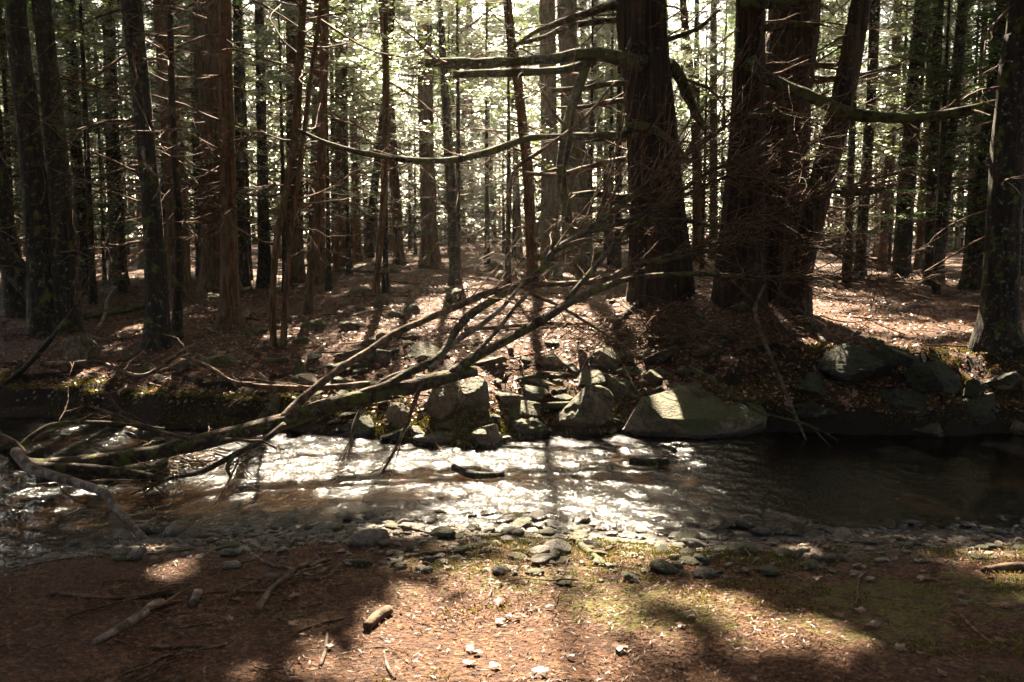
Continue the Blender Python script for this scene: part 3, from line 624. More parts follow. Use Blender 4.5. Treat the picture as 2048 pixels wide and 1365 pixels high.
# --- centre, farther
for lab, pts, mat, Y, w in (
    ('brown trunk behind the black dead trunk, left of it', [(860, 500, 36), (856, 380, 32), (852, 250, 29), (848, 100, 26), (845, 0, 25)], 'bark_brown', 24, 0),
    ('slim reddish trunk leaning left behind the mossy limb ends', [(1068, 470, 24), (1056, 350, 22), (1044, 240, 20), (1030, 120, 19), (1014, 0, 18)], 'bark_brown', 17, 0),
    ('two toned grey trunk left of the mossy hanging limb', [(1102, 492, 40), (1100, 380, 37), (1098, 250, 34), (1096, 100, 32), (1094, 0, 31)], 'bark_grey', 18.5, 0),
    ('wide hazy pale trunk behind the upper mossy limbs', [(1160, 485, 50), (1152, 350, 46), (1144, 200, 43), (1138, 100, 41), (1134, 0, 40)], 'bark_grey', 22, 0),
    ('brown trunk right behind the reddish pair of stems', [(588, 530, 38), (590, 400, 34), (588, 250, 31), (585, 0, 28)], 'bark_brown', 22, 0),
    ('brown trunk between the leaning sapling and the slope sapling', [(684, 525, 30), (684, 400, 28), (683, 250, 26), (682, 0, 24)], 'bark_brown', 24, 0),
    ('brown trunk behind the leaning sapling', [(632, 525, 36), (634, 400, 32), (637, 250, 29), (640, 0, 26)], 'bark_brown', 20.5, 0),
    ('slim brown trunk close on the right of the slope sapling', [(800, 510, 22), (792, 400, 20), (782, 250, 19), (772, 100, 17), (765, 0, 17)], 'bark_brown', 25, 0),
    ('dim trunk behind the fork of the black double trunk, right of it', [(236, 520, 34), (230, 380, 30), (224, 250, 27), (220, 100, 25), (216, 0, 24)], 'bark_dark', 22, 0),
    ('slim trunk right of the near black one against the light', [(486, 528, 24), (482, 380, 21), (478, 200, 19), (474, 0, 17)], 'bark_dark', 22, 0),
    ('slender trunk showing in the bright gap right of the red trunk', [(1395, 470, 18), (1392, 300, 17), (1378, 120, 15), (1366, 0, 14)], 'bark_brown', 28, 0),
    ('brown trunk just left of the leaning mottled tree, behind', [(1606, 470, 24), (1608, 350, 22), (1612, 200, 20), (1616, 0, 18)], 'bark_brown', 25, 0),
    ('first slim trunk right of the leaning mottled tree', [(1720, 490, 22), (1732, 350, 21), (1742, 200, 20), (1750, 0, 19)], 'bark_dark', 24, 0),
    ('second slim trunk right of the leaning mottled tree', [(1764, 492, 18), (1776, 350, 18), (1786, 200, 17), (1796, 0, 16)], 'bark_brown', 26, 0),
    ('slim hazy trunk between the mossy footed one and the close two', [(1838, 490, 16), (1850, 350, 16), (1862, 100, 15), (1866, 0, 15)], 'bark_brown', 27, 0),
    ('dim trunk just right of the black double trunk on the left', [(172, 540, 26), (160, 400, 24), (150, 250, 22), (140, 0, 20)], 'bark_dark', 19, 0),
):
    hand('spruce_tree', lab, pts, mat, Y=Y, k=12, Ht=19, dead=20, dead_z=(1.2, 8), dead_len=(.6, 2.2), step=.2)

# --- the wood behind: trees of their own, scattered
def far_spot(g, ylo, yhi, dmin, grow=-.08):
    for _ in range(400):
        y = math.sqrt(g.uniform(ylo ** 2, yhi ** 2)); x = g.uniform(-1, 1) * (.55 * y + 1.5)
        a = 1024 + x / y * FPX
        if 1360 < a < 1440 and g.uniform() < .7: continue
        if 180 < a < 260 and y > 24 and g.uniform() < .5: continue
        zz = np.linspace(1, 8 if grow > 0 else 17, 24)
        if y < 42 and sunlit(np.stack([np.full(24, x), np.full(24, y), zz + .4], 1), grow).sum() > 1: continue
        if all((x - q[0]) ** 2 + (y - q[1]) ** 2 > dmin * dmin for q in placed):
            placed.append((x, y)); return x, y
    return None
g0 = np.random.default_rng(3)
def zone(x, y):
    a = 1024 + x / y * FPX
    return 'left' if a < 700 else 'middle' if a < 1400 else 'right'
LAND = ((110, 'left of the black double trunk'), (300, 'just right of the black double trunk'), (400, 'behind the bare dark trunk'), (520, 'behind the straight brown trunk'), (640, 'behind the reddish pair of stems'), (780, 'behind the slope sapling'), (910, 'left of the thin black trunk'), (1090, 'behind the mossy limb ends'), (1260, 'just left of the shaggy red trunk'), (1450, 'right of the shaggy red trunk'), (1640, 'behind the leaning mottled trunk'), (1790, 'left of the mossy footed trunk'), (1930, 'behind the close two dark trunks'), (9999, 'behind the scaly edge trunk'))
def where(x, y):
    a = 1024 + x / y * FPX
    return next(t for lim, t in LAND if a < lim)
def far_label(x, y, what):
    return ('nearer ' if y < 30 else 'distant ' if y < 50 else 'farthest ') + what + ' in the wood, ' + where(x, y)
LAB = {'left': 'slender conifer among the crowded trunks deep in the wood on the left', 'middle': 'slender conifer among the hazy trunks deep in the wood in the middle', 'right': 'slender conifer among the crowded trunks deep in the wood on the right'}
for i in range(60):
    s_ = far_spot(g0, 18.5, 42, 1.7)
    if not s_: continue
    x, y = s_; z = gz(x, y); r = g0.uniform(.05, .14); Ht = g0.uniform(13, 19); lx, ly = g0.normal(0, .25, 2)
    st = [[x, y, z - .3, r * 1.05], [x + lx * .1, y, z + 1, r * .95], [x + lx, y + ly, z + 6, r * .8], [x + lx * 1.5, y + ly, z + Ht * .75, r * .45], [x + lx * 1.6, y + ly, z + Ht, .015]]
    Z = zone(x, y); ze = max(3.2 + g0.uniform(0, 3.5), 1.6 + .13 * y)
    bk = int(g0.integers(4)); build_tree('conifer_tree', far_label(x, y, ('thin ' if r < .08 else 'stout ' if r > .115 else 'slim ') + ('dark', 'brown', 'brown', 'grey')[bk] + ' conifer trunk'), [st], M[['bark_dark', 'bark_brown', 'bark_brown', 'bark_grey'][bk]], group='conifers in the wood, ' + where(x, y),
               crown=(z + ze, z + Ht, g0.uniform(1.7, 2.6), 46, 8, 9, .085, BIG(y)), dead=16, dead_z=(1.0, 7.5), dead_len=(.5, 2.0), k=9, step=.5, amp=.05, dead_tw=5)
# prototypes for the farthest trees
protos = []
for i in range(5):
    g = np.random.default_rng(500 + i); Ht = 17 + i; r = .10 + .02 * i
    st = [[0, 0, -.3, r], [0, 0, 1, r * .95], [g.normal(0, .2), 0, 7, r * .75], [g.normal(0, .3), .1, Ht, .015]]
    q = None
    mt = MB(); q = trunk_mesh(mt, st, 8, .05, 8, i, .8)
    md = MB()
    for j in range(18):
        z = g.uniform(1, 8); k_ = int(np.argmin(abs(q[:, 2] - z))); L = g.uniform(.6, 2.0)
        dead_branch(md, q[k_, :3], g.uniform(0, 6.28), L, .006 + .008 * L, g.uniform(-.35, .25), g.uniform(-.3, .35), i * 50 + j, 4, 3)
    ax = lambda z: np.stack([np.interp(z, q[:, 2], q[:, 0]), np.interp(z, q[:, 2], q[:, 1]), z], 1)
    C, A, Nn, L = crown_leaves(None, 4 + .6 * i, Ht, 2.3, 56, 10, 8, 900 + i, ax, .14)
    V, Qd = leaves(C, A, Nn, L, L * .4); mc = MB(); mc.add(V, Qd)
    protos.append([mesh_from('trunk', np.concatenate(mt.v), np.concatenate(mt.q), np.concatenate(mt.t), M[['bark_brown', 'bark_dark', 'bark_grey', 'bark_brown', 'bark_dark'][i]]),
                   mesh_from('dead_twigs', np.concatenate(md.v), np.concatenate(md.q), np.concatenate(md.t), M['twig']),
                   mesh_from('crown', V, Qd, [], M['needles'])])
for i in range(95):
    s_ = far_spot(g0, 42, 72, 2.2)
    if not s_: continue
    x, y = s_; z = gz(x, y); Z = zone(x, y); root = empty('conifer_tree', (x, y, z), far_label(x, y, ('brown', 'dark', 'grey', 'brown', 'dark')[i % 5] + ' conifer'), 'tree', 'conifers in the wood, ' + where(x, y))
    root.rotation_euler = (g0.normal(0, .02), g0.normal(0, .02), g0.uniform(0, 6.28)); sc = g0.uniform(.8, 1.15); root.scale = (sc, sc, sc)
    pm = protos[i % 5]
    for nm, me_ in zip(('trunk', 'dead_twigs', 'crown'), pm):
        o = bpy.data.objects.new(nm, me_); COL.objects.link(o); o.parent = root
        if nm != 'trunk': o['kind'] = 'stuff'
# --- hemlocks with foliage low down, filling the wood between and behind the trunks
hem = []
for i in range(5):
    g = np.random.default_rng(640 + i); Ht = (6, 8, 9, 13, 15)[i]; zl = (.8, 1.2, 2.2, 1.5, 2.5)[i]; R_ = (1.7, 2.0, 2.2, 2.7, 3.0)[i]
    st = [[0, 0, -.3, .03 + .006 * Ht], [g.normal(0, .1), 0, Ht * .5, .02 + .003 * Ht], [0, 0, Ht, .006]]
    mt = MB(); q = trunk_mesh(mt, st, 7, .05, 8, i, .8); md = MB()
    for j in range(16):
        z = g.uniform(.5, Ht * .8); k_ = int(np.argmin(abs(q[:, 2] - z))); dead_branch(md, q[k_, :3], g.uniform(0, 6.28), g.uniform(.6, R_), .010, g.uniform(-.2, .25), g.uniform(0, .4), i * 60 + j, 5, 3)
    ax = lambda z: np.stack([z * 0, z * 0, z], 1)
    C, A, Nn, L = crown_leaves(None, zl, Ht, R_, (60, 64, 70, 95, 110)[i], 10, 14, 950 + i, ax, .10 if i < 3 else .17)
    V, Qd = leaves(C, A, Nn, L, L * .45)
    hem.append([mesh_from('trunk', np.concatenate(mt.v), np.concatenate(mt.q), np.concatenate(mt.t), M['bark_dark']), mesh_from('dead_twigs', np.concatenate(md.v), np.concatenate(md.q), np.concatenate(md.t), M['twig']), mesh_from('crown', V, Qd, [], M['needles' if i % 2 else 'needles_young'])])
def put_hemlock(x, y, j, sc):
    z = gz(x, y); Z = zone(x, y); root = empty('hemlock_tree', (x, y, z), far_label(x, y, ('low bushy pale green', 'bushy green', 'loose pale green', 'tall green', 'tall broad pale green')[j] + ' hemlock'), 'tree', 'hemlocks in the wood, ' + where(x, y))
    root.rotation_euler = (0, 0, g0.uniform(0, 6.28)); root.scale = (sc, sc, sc)
    for nm, me_ in zip(('trunk', 'dead_twigs', 'crown'), hem[j]):
        o = bpy.data.objects.new(nm, me_); COL.objects.link(o); o.parent = root
        if nm != 'trunk': o['kind'] = 'stuff'
for lo, hi, n_, js, dm in ((16, 26, 30, (1, 2, 2), 1.2), (24, 44, 56, (0, 1, 2), 1.5), (44, 64, 56, (2, 3, 3, 4), 2.0), (62, 88, 80, (3, 4, 4), 2.4)):
    for i in range(n_):
        s_ = far_spot(g0, lo, hi, dm, 1.0 if lo < 40 else 0)
        if s_ and not (zone(*s_) == 'right' and lo == 24 and g0.uniform() < .4): put_hemlock(s_[0], s_[1], js[int(g0.integers(len(js)))], g0.uniform(.8, 1.2))
mf = MB(); gf = np.random.default_rng(88)
for i in range(150):
    y = gf.uniform(76, 118); x = gf.uniform(-1, 1) * (.56 * y + 6); h = gf.uniform(5, 12) + (y - 76) * .12; z = gz(x, y)
    C, A, Nn, L = crown_leaves(None, z + .2, z + h, 3.4, 22, 8, 6, 3000 + i, lambda zz: np.stack([zz * 0 + x, zz * 0 + y, zz], 1), .34); V, Qd = leaves(C, A, Nn, L, L * .5); mf.add(V, Qd)
for i in range(300):
    y = gf.uniform(42, 76); x = gf.uniform(-1, 1) * (.56 * y + 6); h = gf.uniform(1.2, 3.4); z = gz(x, y)
    C, A, Nn, L = crown_leaves(None, z, z + h, 2.2, 12, 7, 6, 5000 + i, lambda zz: np.stack([zz * 0 + x, zz * 0 + y, zz], 1), .26); C[:, 2] = np.maximum(C[:, 2], z + .05); V, Qd = leaves(C, A, Nn, L, L * .5); mf.add(V, Qd)
mf.build('far_woods', M['needles_dark'], kind='stuff')
for px, Y, j, sc in ((185, 16.5, 2, .8), (245, 19, 2, .9), (330, 23, 1, .9), (400, 25, 2, 1), (500, 24, 2, .9), (570, 19, 2, .7), (700, 22, 1, .8), (30, 18, 2, .8), (150, 24, 1, 1), (1690, 25, 2, 1), (1790, 28, 2, 1.1), (1930, 24, 2, .9)):
    put_hemlock((px - 1024) / FPX * Y, Y, j, sc)
# unseen wood added behind and beside the viewer to block sky light: one mass
unseen_wood = MB(); gw = np.random.default_rng(77)
for i in range(64):
    a = gw.uniform(0, 2 * math.pi); d = gw.uniform(5.5, 24); x, y = d * math.cos(a), d * math.sin(a) - 3
    if y > 1 and abs(x) < .56 * y + 5: continue
    if y > 4.5 and y < 11: continue
    z = gz(x, y); q = path([[x, y, z - .3, .16], [x, y, z + 8, .12], [x, y, z + 17, .02]], 8); unseen_wood.tube(q[:, :3], q[:, 3], 7)
    C, A, Nn, L = crown_leaves(None, z + 2.0, z + 17, 4.2, 44, 9, 6, 1200 + i, lambda zz: np.stack([zz * 0 + x, zz * 0 + y, zz], 1), .42)
    ok = ~sunlit(C, .05) & ((C[:, 1] < -.6) | (np.abs(C[:, 0]) > .56 * C[:, 1] + 2.2) | (C[:, 2] > 3.4 + .3 * C[:, 1])); V, Qd = leaves(C[ok], A[ok], Nn[ok], L[ok], L[ok] * .4); unseen_wood.add(V, Qd)
for i, (x, y) in enumerate(((-7.5, 3.2), (7.6, 3.0), (-8.5, 11.8), (9.0, 12.2), (-4.5, -1.5), (4.2, -1.8), (0.3, -3.5), (-11, 4), (11, 4.2), (-11.5, 12.5), (12, 12), (-7, -3), (7, -3.2), (-8.2, 10.9), (8.4, 11.2))):  # wide crowns added out of view to close the open sky over the stream
    z = gz(x, y); q = path([[x, y, z - .3, .2], [x, y, z + 9, .15], [x, y, z + 19, .02]], 8); unseen_wood.tube(q[:, :3], q[:, 3], 7)
    C, A, Nn, L = crown_leaves(None, z + 5.5, z + 18, 8.5, 60, 16, 7, 1500 + i, lambda zz: np.stack([zz * 0 + x, zz * 0 + y, zz], 1), .38)
    ok = ~sunlit(C, .05) & ((C[:, 1] < -.6) | (np.abs(C[:, 0]) > .56 * C[:, 1] + 2.2) | (C[:, 2] > 3.2 + .33 * C[:, 1])); V, Qd = leaves(C[ok], A[ok], Nn[ok], L[ok], L[ok] * .42); unseen_wood.add(V, Qd)
unseen_wood.build('wood', M['needles_dark'], kind='stuff')
# --- young hemlocks with living sprays under the high canopy
for (lab, px, Y, ht, zl, rr, nb, grp) in (
    ('young hemlock with bright backlit sprays left of the mossy limb ends', 770, 15.6, 6.2, 2.7, 1.8, 64, None),
    ('young hemlock with white lit sprays behind the thin black trunk', 915, 17.0, 6.4, 2.4, 1.5, 64, None),
    ('young hemlock with low pale sprays left of the hanging mossy limb', 1015, 15.8, 4.6, 2.0, 1.0, 22, None),
    ('green young hemlock in the gap right of the black double trunk', 205, 22.0, 6.0, 1.4, 2.1, 44, None),
    ('green young hemlock low behind the third trunk from the left', 290, 26.0, 5.6, 1.2, 2.0, 40, None),
    ('shaded young hemlock behind the black double trunk', 60, 21.0, 6.0, 1.3, 2.0, 40, None),
    ('young hemlock lit from behind near the near black trunk', 655, 17.5, 5.2, 2.9, 1.0, 22, None),
    ('green young hemlock seen between the red trunk and the dark pair', 1405, 24.0, 6.5, 3.0, 1.4, 26, None),
    ('young hemlock with loose green sprays high behind the upper limbs', 1180, 24.0, 9.0, 4.0, 2.2, 40, None),
    ('young hemlock low among trunks left of the wide brown trunk', 395, 28.0, 5.0, 1.0, 1.8, 34, None),
    ('small green hemlock at the back of the middle wood', 830, 33.0, 5.5, .8, 1.8, 34, None),
    ('young hemlock with thin sprays at the back of the right hand wood', 1680, 34.0, 9.0, 4.0, 2.3, 36, None),
    ('high sprayed hemlock above the clearing on the right', 1780, 30.0, 9.0, 4.6, 2.2, 36, None)):
    p = at(px, 470, Y); x, y = p[0], p[1]; z = gz(x, y)
    st = [[x, y, z - .3, .05], [x + .02, y, z + ht * .5, .03], [x, y, z + ht, .006]]
    build_tree('young_hemlock', lab, [st], M['bark_dark'], crown=(z + zl, z + ht, rr, max(12, int(nb * .6)), 12, 26, .085, None, 'needles_young', True) if 500 < px < 1100 and Y < 20 else (z + zl, z + ht, rr, nb, 10, 22, .08, None, 'needles_young'), dead=8, dead_z=(.6, 3), dead_len=(.4, 1.2), k=8, step=.3, cat='young tree')

# ------------------------------------------------------------------ rocks
def sphere(n):
    bm = bmesh.new(); bmesh.ops.create_icosphere(bm, subdivisions=n, radius=1.0); bm.verts.ensure_lookup_table()
    V = np.array([v.co[:] for v in bm.verts]); T = np.array([[v.index for v in f.verts] for f in bm.faces]); bm.free(); return V, T
SPH = {n: sphere(n) for n in (2, 3, 4, 5)}
def rock_mesh(seed, dims, sub=4, cuts=11, cut=.34, rough=.06, mat='rock', round_=False):
    g = np.random.default_rng(seed); V, T = SPH[sub]; V = V.copy()
    if not round_:
        for _ in range(cuts):
            n = unit(g.normal(0, 1, 3)); d = g.uniform(cut, cut + .3); k = V @ n - d
            V = V - np.where(k > 0, k, 0)[:, None] * n * .92
    V = V * (1 + (.55 if round_ else .07) * fbm(V * 1.5 + seed, 4, seed))[:, None]
    V = V * (1 + rough * fbm(V * 4 + seed, 4, seed + 1) + .6 * rough * (np.abs(vnoise(V * 9 + seed, seed + 2)) - .3))[:, None]
    V = V / np.ptp(V, axis=0) * np.asarray(dims)
    return V, T
def rock(name, label, px, py, w, h, mat, seed, depth=1.0, group=None, rz=None, sub=5, cat='rock', z_up=0.0, tilt=0.0, **kw):
    """a rock whose visible outline is w x h photo pixels with its foot at (px, py)"""
    p = ground(px, py); W = px2m(w, p); Hh = px2m(h, p) * 1.3
    V, T = rock_mesh(seed, (W, W * depth, Hh), sub, **kw)
    me_ = mesh_from(name, V, [], T, M[mat]); o = bpy.data.objects.new(name, me_); COL.objects.link(o)
    o.location = (float(p[0]), float(p[1] + W * depth * .35), float(p[2] + Hh * .22 + z_up)); o.rotation_euler = (tilt, 0, rz if rz is not None else random.uniform(-.4, .4))
    return tag(o, label, cat, group)
def hull_rock(name, label, pts, mat, seed, cat='boulder', n=4, rough=.02):
    bm = bmesh.new()
    for p in pts: bm.verts.new([float(c) for c in p])
    r = bmesh.ops.convex_hull(bm, input=bm.verts)
    bmesh.ops.triangulate(bm, faces=bm.faces[:])
    for _ in range(n): bmesh.ops.subdivide_edges(bm, edges=bm.edges[:], cuts=1, use_grid_fill=True)
    V0 = np.array([v.co[:] for v in bm.verts]); c = V0.mean(0)
    for k in range(1): bmesh.ops.smooth_vert(bm, verts=bm.verts[:], factor=.2, use_axis_x=True, use_axis_y=True, use_axis_z=True)
    bm.verts.ensure_lookup_table(); V = np.array([v.co[:] for v in bm.verts]); T = np.array([[v.index for v in f.verts] for f in bm.faces]); bm.free()
    d = unit(V - c); V = V + d * (rough * fbm(V * 5, 4, seed) + rough * 1.5 * fbm(V * 1.7, 2, seed + 4))[:, None]
    me_ = mesh_from(name, V - c, [], T, M[mat]); o = bpy.data.objects.new(name, me_); COL.objects.link(o); o.location = [float(q) for q in c]
    return tag(o, label, cat)
# the large pale slab by the water
Yw = 9.15
def W_(px, py, Y): return at(px, py, Y)
hull_rock('boulder', 'large pale slab boulder with a sunlit left face at the water edge',
          [W_(1243, 862, Yw), W_(1282, 798, Yw + .02), W_(1345, 776, Yw + .45), W_(1440, 750, Yw + .85), W_(1502, 784, Yw + .95), W_(1540, 818, Yw + .55), W_(1520, 856, Yw + .1), W_(1518, 806, Yw + .3), W_(1530, 842, Yw - .02), W_(1470, 866, Yw - .14), W_(1400, 872, Yw - .22), W_(1330, 838, Yw - .2),
           W_(1260, 868, Yw + .9), W_(1500, 900, Yw + .9), W_(1410, 905, Yw - .02), W_(1530, 880, Yw + .3)], 'rock_slab', 3, n=4, rough=.018)
rock('boulder', 'dark blocky boulder with mossy sunlit top, left of the large pale slab', 1168, 862, 142, 78, 'rock_moss', 21, .8, cat='boulder')
rock('boulder', 'pale tan boulder with flat front face below the end of the fallen stem', 890, 838, 92, 72, 'rock', 33, .8, cat='boulder', tilt=-.2, z_up=.05)
rock('boulder', 'grey leaning boulder close on the right of the tan one', 955, 832, 66, 64, 'rock', 34, .8, cat='boulder', z_up=.05)
rock('boulder', 'small wet pale rock pointed towards the stream with a mossy streak', 978, 898, 62, 52, 'rock', 38, .9, cat='rock', tilt=-.3)
rock('boulder', 'smooth rounded wet stone at the water edge beside the blocky boulder', 1055, 876, 82, 36, 'rock_dark', 40, .7, cat='rock', round_=True)
rock('boulder', 'low mossy rock between the grey leaning boulder and the blocky one', 1032, 842, 96, 40, 'rock_moss', 42, .8)
rock('boulder', 'dark wet rock under the fallen stem at the stream edge', 720, 885, 92, 62, 'rock_dark', 44, .8)
rock('boulder', 'small grey rock tucked in the shade under the fallen stem', 800, 858, 56, 50, 'rock', 46, .8)
rock('boulder', 'low dark wet slab at the water edge left of the pointed rock', 880, 890, 120, 30, 'rock_dark', 48, .6)
rock('boulder', 'brown wet stone in the shallows between dark rocks', 798, 886, 60, 28, 'rock_dark', 49, .8)
rock('boulder', 'mossy yellow green rock uphill of the blocky boulder', 1245, 800, 76, 50, 'rock_moss', 52, .9)
rock('boulder', 'flat lit slab lying on the path of sun above the large boulder', 1255, 756, 62, 20, 'rock', 54, .7)
rock('boulder', 'flat topped slab on the sunny bank beneath the leaning boughs', 1098, 738, 84, 34, 'rock', 56, .8)
rock('boulder', 'angular dark edged rock at the corner of the sunny bank', 1205, 735, 70, 44, 'rock', 58, .9)
rock('boulder', 'pale mossy upright rock at the foot of the mound', 1258, 728, 34, 60, 'rock', 59, .8)
rock('boulder', 'mossy shelf rock with a dark hollow under it, behind the fallen boughs', 735, 728, 130, 34, 'rock_moss', 60, .8)
rock('boulder', 'mossy stone right of the dark hollow behind the boughs', 850, 720, 90, 34, 'rock_moss', 61, .8)
rock('boulder', 'tall dark mossy rock at the foot of the black double trunk', 160, 735, 74, 70, 'rock_moss', 63, .9)
rock('boulder', 'long flat dark rock on the brown slope above the left bank', 425, 735, 104, 26, 'rock_moss', 65, .5)
rock('boulder', 'small bright mossy rock above the left bank', 365, 748, 34, 22, 'rock_moss', 66, .9)
rock('boulder', 'low mossy rock beside the small bright mossy one', 295, 750, 46, 18, 'rock_moss', 67, .9)
rock('boulder', 'dark mossy stone at the bank edge beneath the slanting boughs', 600, 760, 44, 40, 'rock_moss', 68, .9)
rock('boulder', 'yellow mossy rock half under the slanting boughs', 682, 778, 56, 28, 'rock_moss', 69, .8)
rock('boulder', 'moss covered boulder on the brink of the left bank beside the fallen stem', 552, 838, 90, 54, 'rock_moss', 70, .8)
rock('boulder', 'grey wet rock at the water line under the dark right bank', 1872, 872, 96, 30, 'rock', 71, .7)
rock('boulder', 'pale rock end cut by the right edge at the water line', 2040, 868, 66, 30, 'rock', 72, .8)
for i, (lab, px, py, w, h) in enumerate((
    ('broad dark mossy lump at the left end of the right hand bank', 1700, 760, 150, 66), ('mossy hump in the middle of the right hand bank', 1800, 745, 120, 54), ('dark mossy hump beside the exposed roots on the right bank', 1890, 790, 110, 54),
    ('green edged mossy ledge low on the right hand bank', 1830, 830, 170, 46), ('dark mossy block above the water near the right edge', 1950, 850, 130, 56), ('bright mossy knob on the right bank next to a sun patch', 1955, 800, 56, 44),
    ('low shaded mossy ledge right of the large pale slab', 1620, 850, 150, 50), ('dark mossy lump below the leaning mottled tree', 1640, 790, 120, 46), ('mossy lump under the edge tree at the far right', 2030, 790, 90, 40))):
    rock('mossy_mound', lab, px, py, w, h, 'bank_moss', 80 + i, .8, cat='mossy rock', rough=.14)
for i, (px, py, w, h, lab) in enumerate(((628, 662, 54, 22, 'low mossy stone in brown leaves between the reddish pair and the boughs'), (604, 690, 40, 16, 'small dark mossy stone right of the reddish pair of stems'), (500, 672, 34, 18, 'dark stone left of the reddish pair of stems'),
    (762, 612, 32, 22, 'round mossy stone beside the slope sapling'), (822, 628, 36, 20, 'dark stone below and right of the slope sapling'), (912, 606, 46, 30, 'mossy stone below the thin black trunk'), (792, 636, 36, 14, 'flat dark stone on the sunny slope'),
    (700, 660, 56, 18, 'grey stone with leaves on it above the mossy shelf'), (1092, 522, 56, 30, 'mossy boulder in the back below the grey trunk'), (992, 540, 36, 18, 'mossy stone behind the crossing boughs'), (1180, 520, 60, 26, 'mossy rock left of the red trunk at the back'),
    (1015, 560, 50, 20, 'low mossy stone behind the highest bough'), (560, 660, 30, 12, 'tiny dark stone by the foot of the reddish pair'), (205, 575, 32, 14, 'dark stone far back left of the bare dark trunk'), (1750, 690, 46, 14, 'dark flat stone in the right hand sun patch'), (1110, 560, 40, 20, 'mossy stone under the boughs near the red trunk'),
    (425, 600, 40, 14, 'mossy stone on the slope left of the straight brown trunk'), (720, 590, 50, 16, 'mossy stone left of the slope sapling'))):
    rock('mossy_stone', lab, px, py, w, h, 'rock_moss', 120 + i, .8, cat='stone', round_=True, sub=3, rough=.1)

rub = [mesh_from('rubble', *(lambda r: (r[0], [], r[1]))(rock_mesh(900 + i, (1, .8, .55), 3)), M[['rock', 'rock_moss', 'rock_moss', 'rock_dark'][i % 4]]) for i in range(8)]
g = np.random.default_rng(14)
for i in range(230):
    if i < 165: x = g.uniform(-2.2, 1.9); e = abs(g.normal(0, .9)); w = .07 + g.exponential(.07)
    else: x = g.uniform(-5.5, 6); e = g.uniform(-.05, 5); w = .06 + g.exponential(.05)
    y = float(edges(np.array([x]))[1][0]) + e; w = min(w, .34); o = bpy.data.objects.new('bank_stone', rub[int(g.integers(8))]); COL.objects.link(o); o.location = (x, y, gz(x, y) + w * .12); o.scale = (w * g.uniform(1, 1.5), w * g.uniform(.7, 1.2), w * g.uniform(.45, .95)); o.rotation_euler = (g.normal(0, .25), g.normal(0, .25), g.uniform(0, 6.28))
    tag(o, 'one of the small angular stones strewn among the boulders and leaves of the far bank', 'stone', 'small stones of the far bank')
# --- cobbles on the near shore
cob = []
for i in range(9):
    g = np.random.default_rng(700 + i); V, T = rock_mesh(700 + i, (1.0, g.uniform(.55, .9), g.uniform(.2, .42)), 3, cuts=7, cut=.55, rough=.04, round_=(i % 4 == 0))
    cob.append((V, T))
cob_me = {m: [mesh_from('cobble', V, [], T, M[m]) for V, T in cob] for m in ('cobble', 'cobble_moss', 'rock_dark')}
g = np.random.default_rng(21)
for (lab, px, py, w, mat, j) in (('large rounded grey cobble in the middle of the shingle', 825, 1062, 62, 'cobble', 0), ('long flat pale cobble lying across the shingle left of centre', 745, 1088, 88, 'cobble', 3), ('slanted dark grey cobble at the edge of the bright water', 1020, 1040, 56, 'rock_dark', 5),
    ('flat black stone in the bright shallows', 855, 1012, 54, 'rock_dark', 2), ('flat white cobble by the left water edge', 248, 1110, 44, 'cobble', 1), ('pale cobble beside the mossy stick on the near shore', 1180, 1095, 40, 'cobble', 7), ('dark mossy cobble at the edge of the shaded pool', 1498, 1060, 56, 'cobble_moss', 4),
    ('grey cobble half in the moss near the shaded pool', 1672, 1082, 44, 'cobble', 6), ('yellow mossy stone near the right edge of the near shore', 1990, 1100, 42, 'cobble_moss', 8), ('bright mossy round stone on the near bank below the shingle', 1070, 1150, 44, 'cobble_moss', 0), ('second mossy stone right of the bright mossy one', 1125, 1172, 40, 'cobble_moss', 2), ('grey cobble lying alone in the moss left of centre', 545, 1155, 32, 'cobble', 5)):
    p = ground(px, py); W = px2m(w, p); o = bpy.data.objects.new('cobble', cob_me[mat][j]); COL.objects.link(o); o.location = (p[0], p[1], p[2] + W * .1); o.scale = (W, W, W); o.rotation_euler = (g.normal(0, .12), g.normal(0, .12), g.uniform(-.5, .5))
    tag(o, lab, 'stone', 'cobbles of the near shore')
spots = []
while len(spots) < 2900:
    x = g.uniform(-3.6, 4.6); yn_ = float(edges(np.array([x]))[0][0]); dmax = np.interp(x, [-3.6, -1.5, 0, 1.4, 4], [.7, 1.7, 2.0, 1.7, 1.3]); d = (-.22 + 1.22 * g.uniform(0, 1) ** 1.5) * dmax + g.normal(0, .08)
    if d < -.45 or d > 2.3: continue
    if x > 1.3 and g.uniform() < .45: continue
    spots.append((x, yn_ - d, d, min(.17, .034 + g.exponential(.026))))
spots.sort(key=lambda s: -s[3] / s[1])
def cob_place(s):
    x, y, d, w = s; z = gz(x, y); return (x, y, z + w * g.uniform(.07, .17)), (g.normal(0, .2), g.normal(0, .2), g.uniform(0, 6.28)), w
for s in spots[:285]:
    loc, rot, w = cob_place(s); m = 'cobble_moss' if (s[2] > .55 and g.uniform() < .6) else 'rock_dark' if (s[2] < -.05 or g.uniform() < .28) else 'cobble'
    o = bpy.data.objects.new('cobble', cob_me[m][int(g.integers(9))]); COL.objects.link(o); o.location = loc; o.rotation_euler = rot; o.scale = (w, w, w)
    tag(o, 'one of the small smooth cobbles strewn along the near water edge', 'stone', 'cobbles of the near shore')
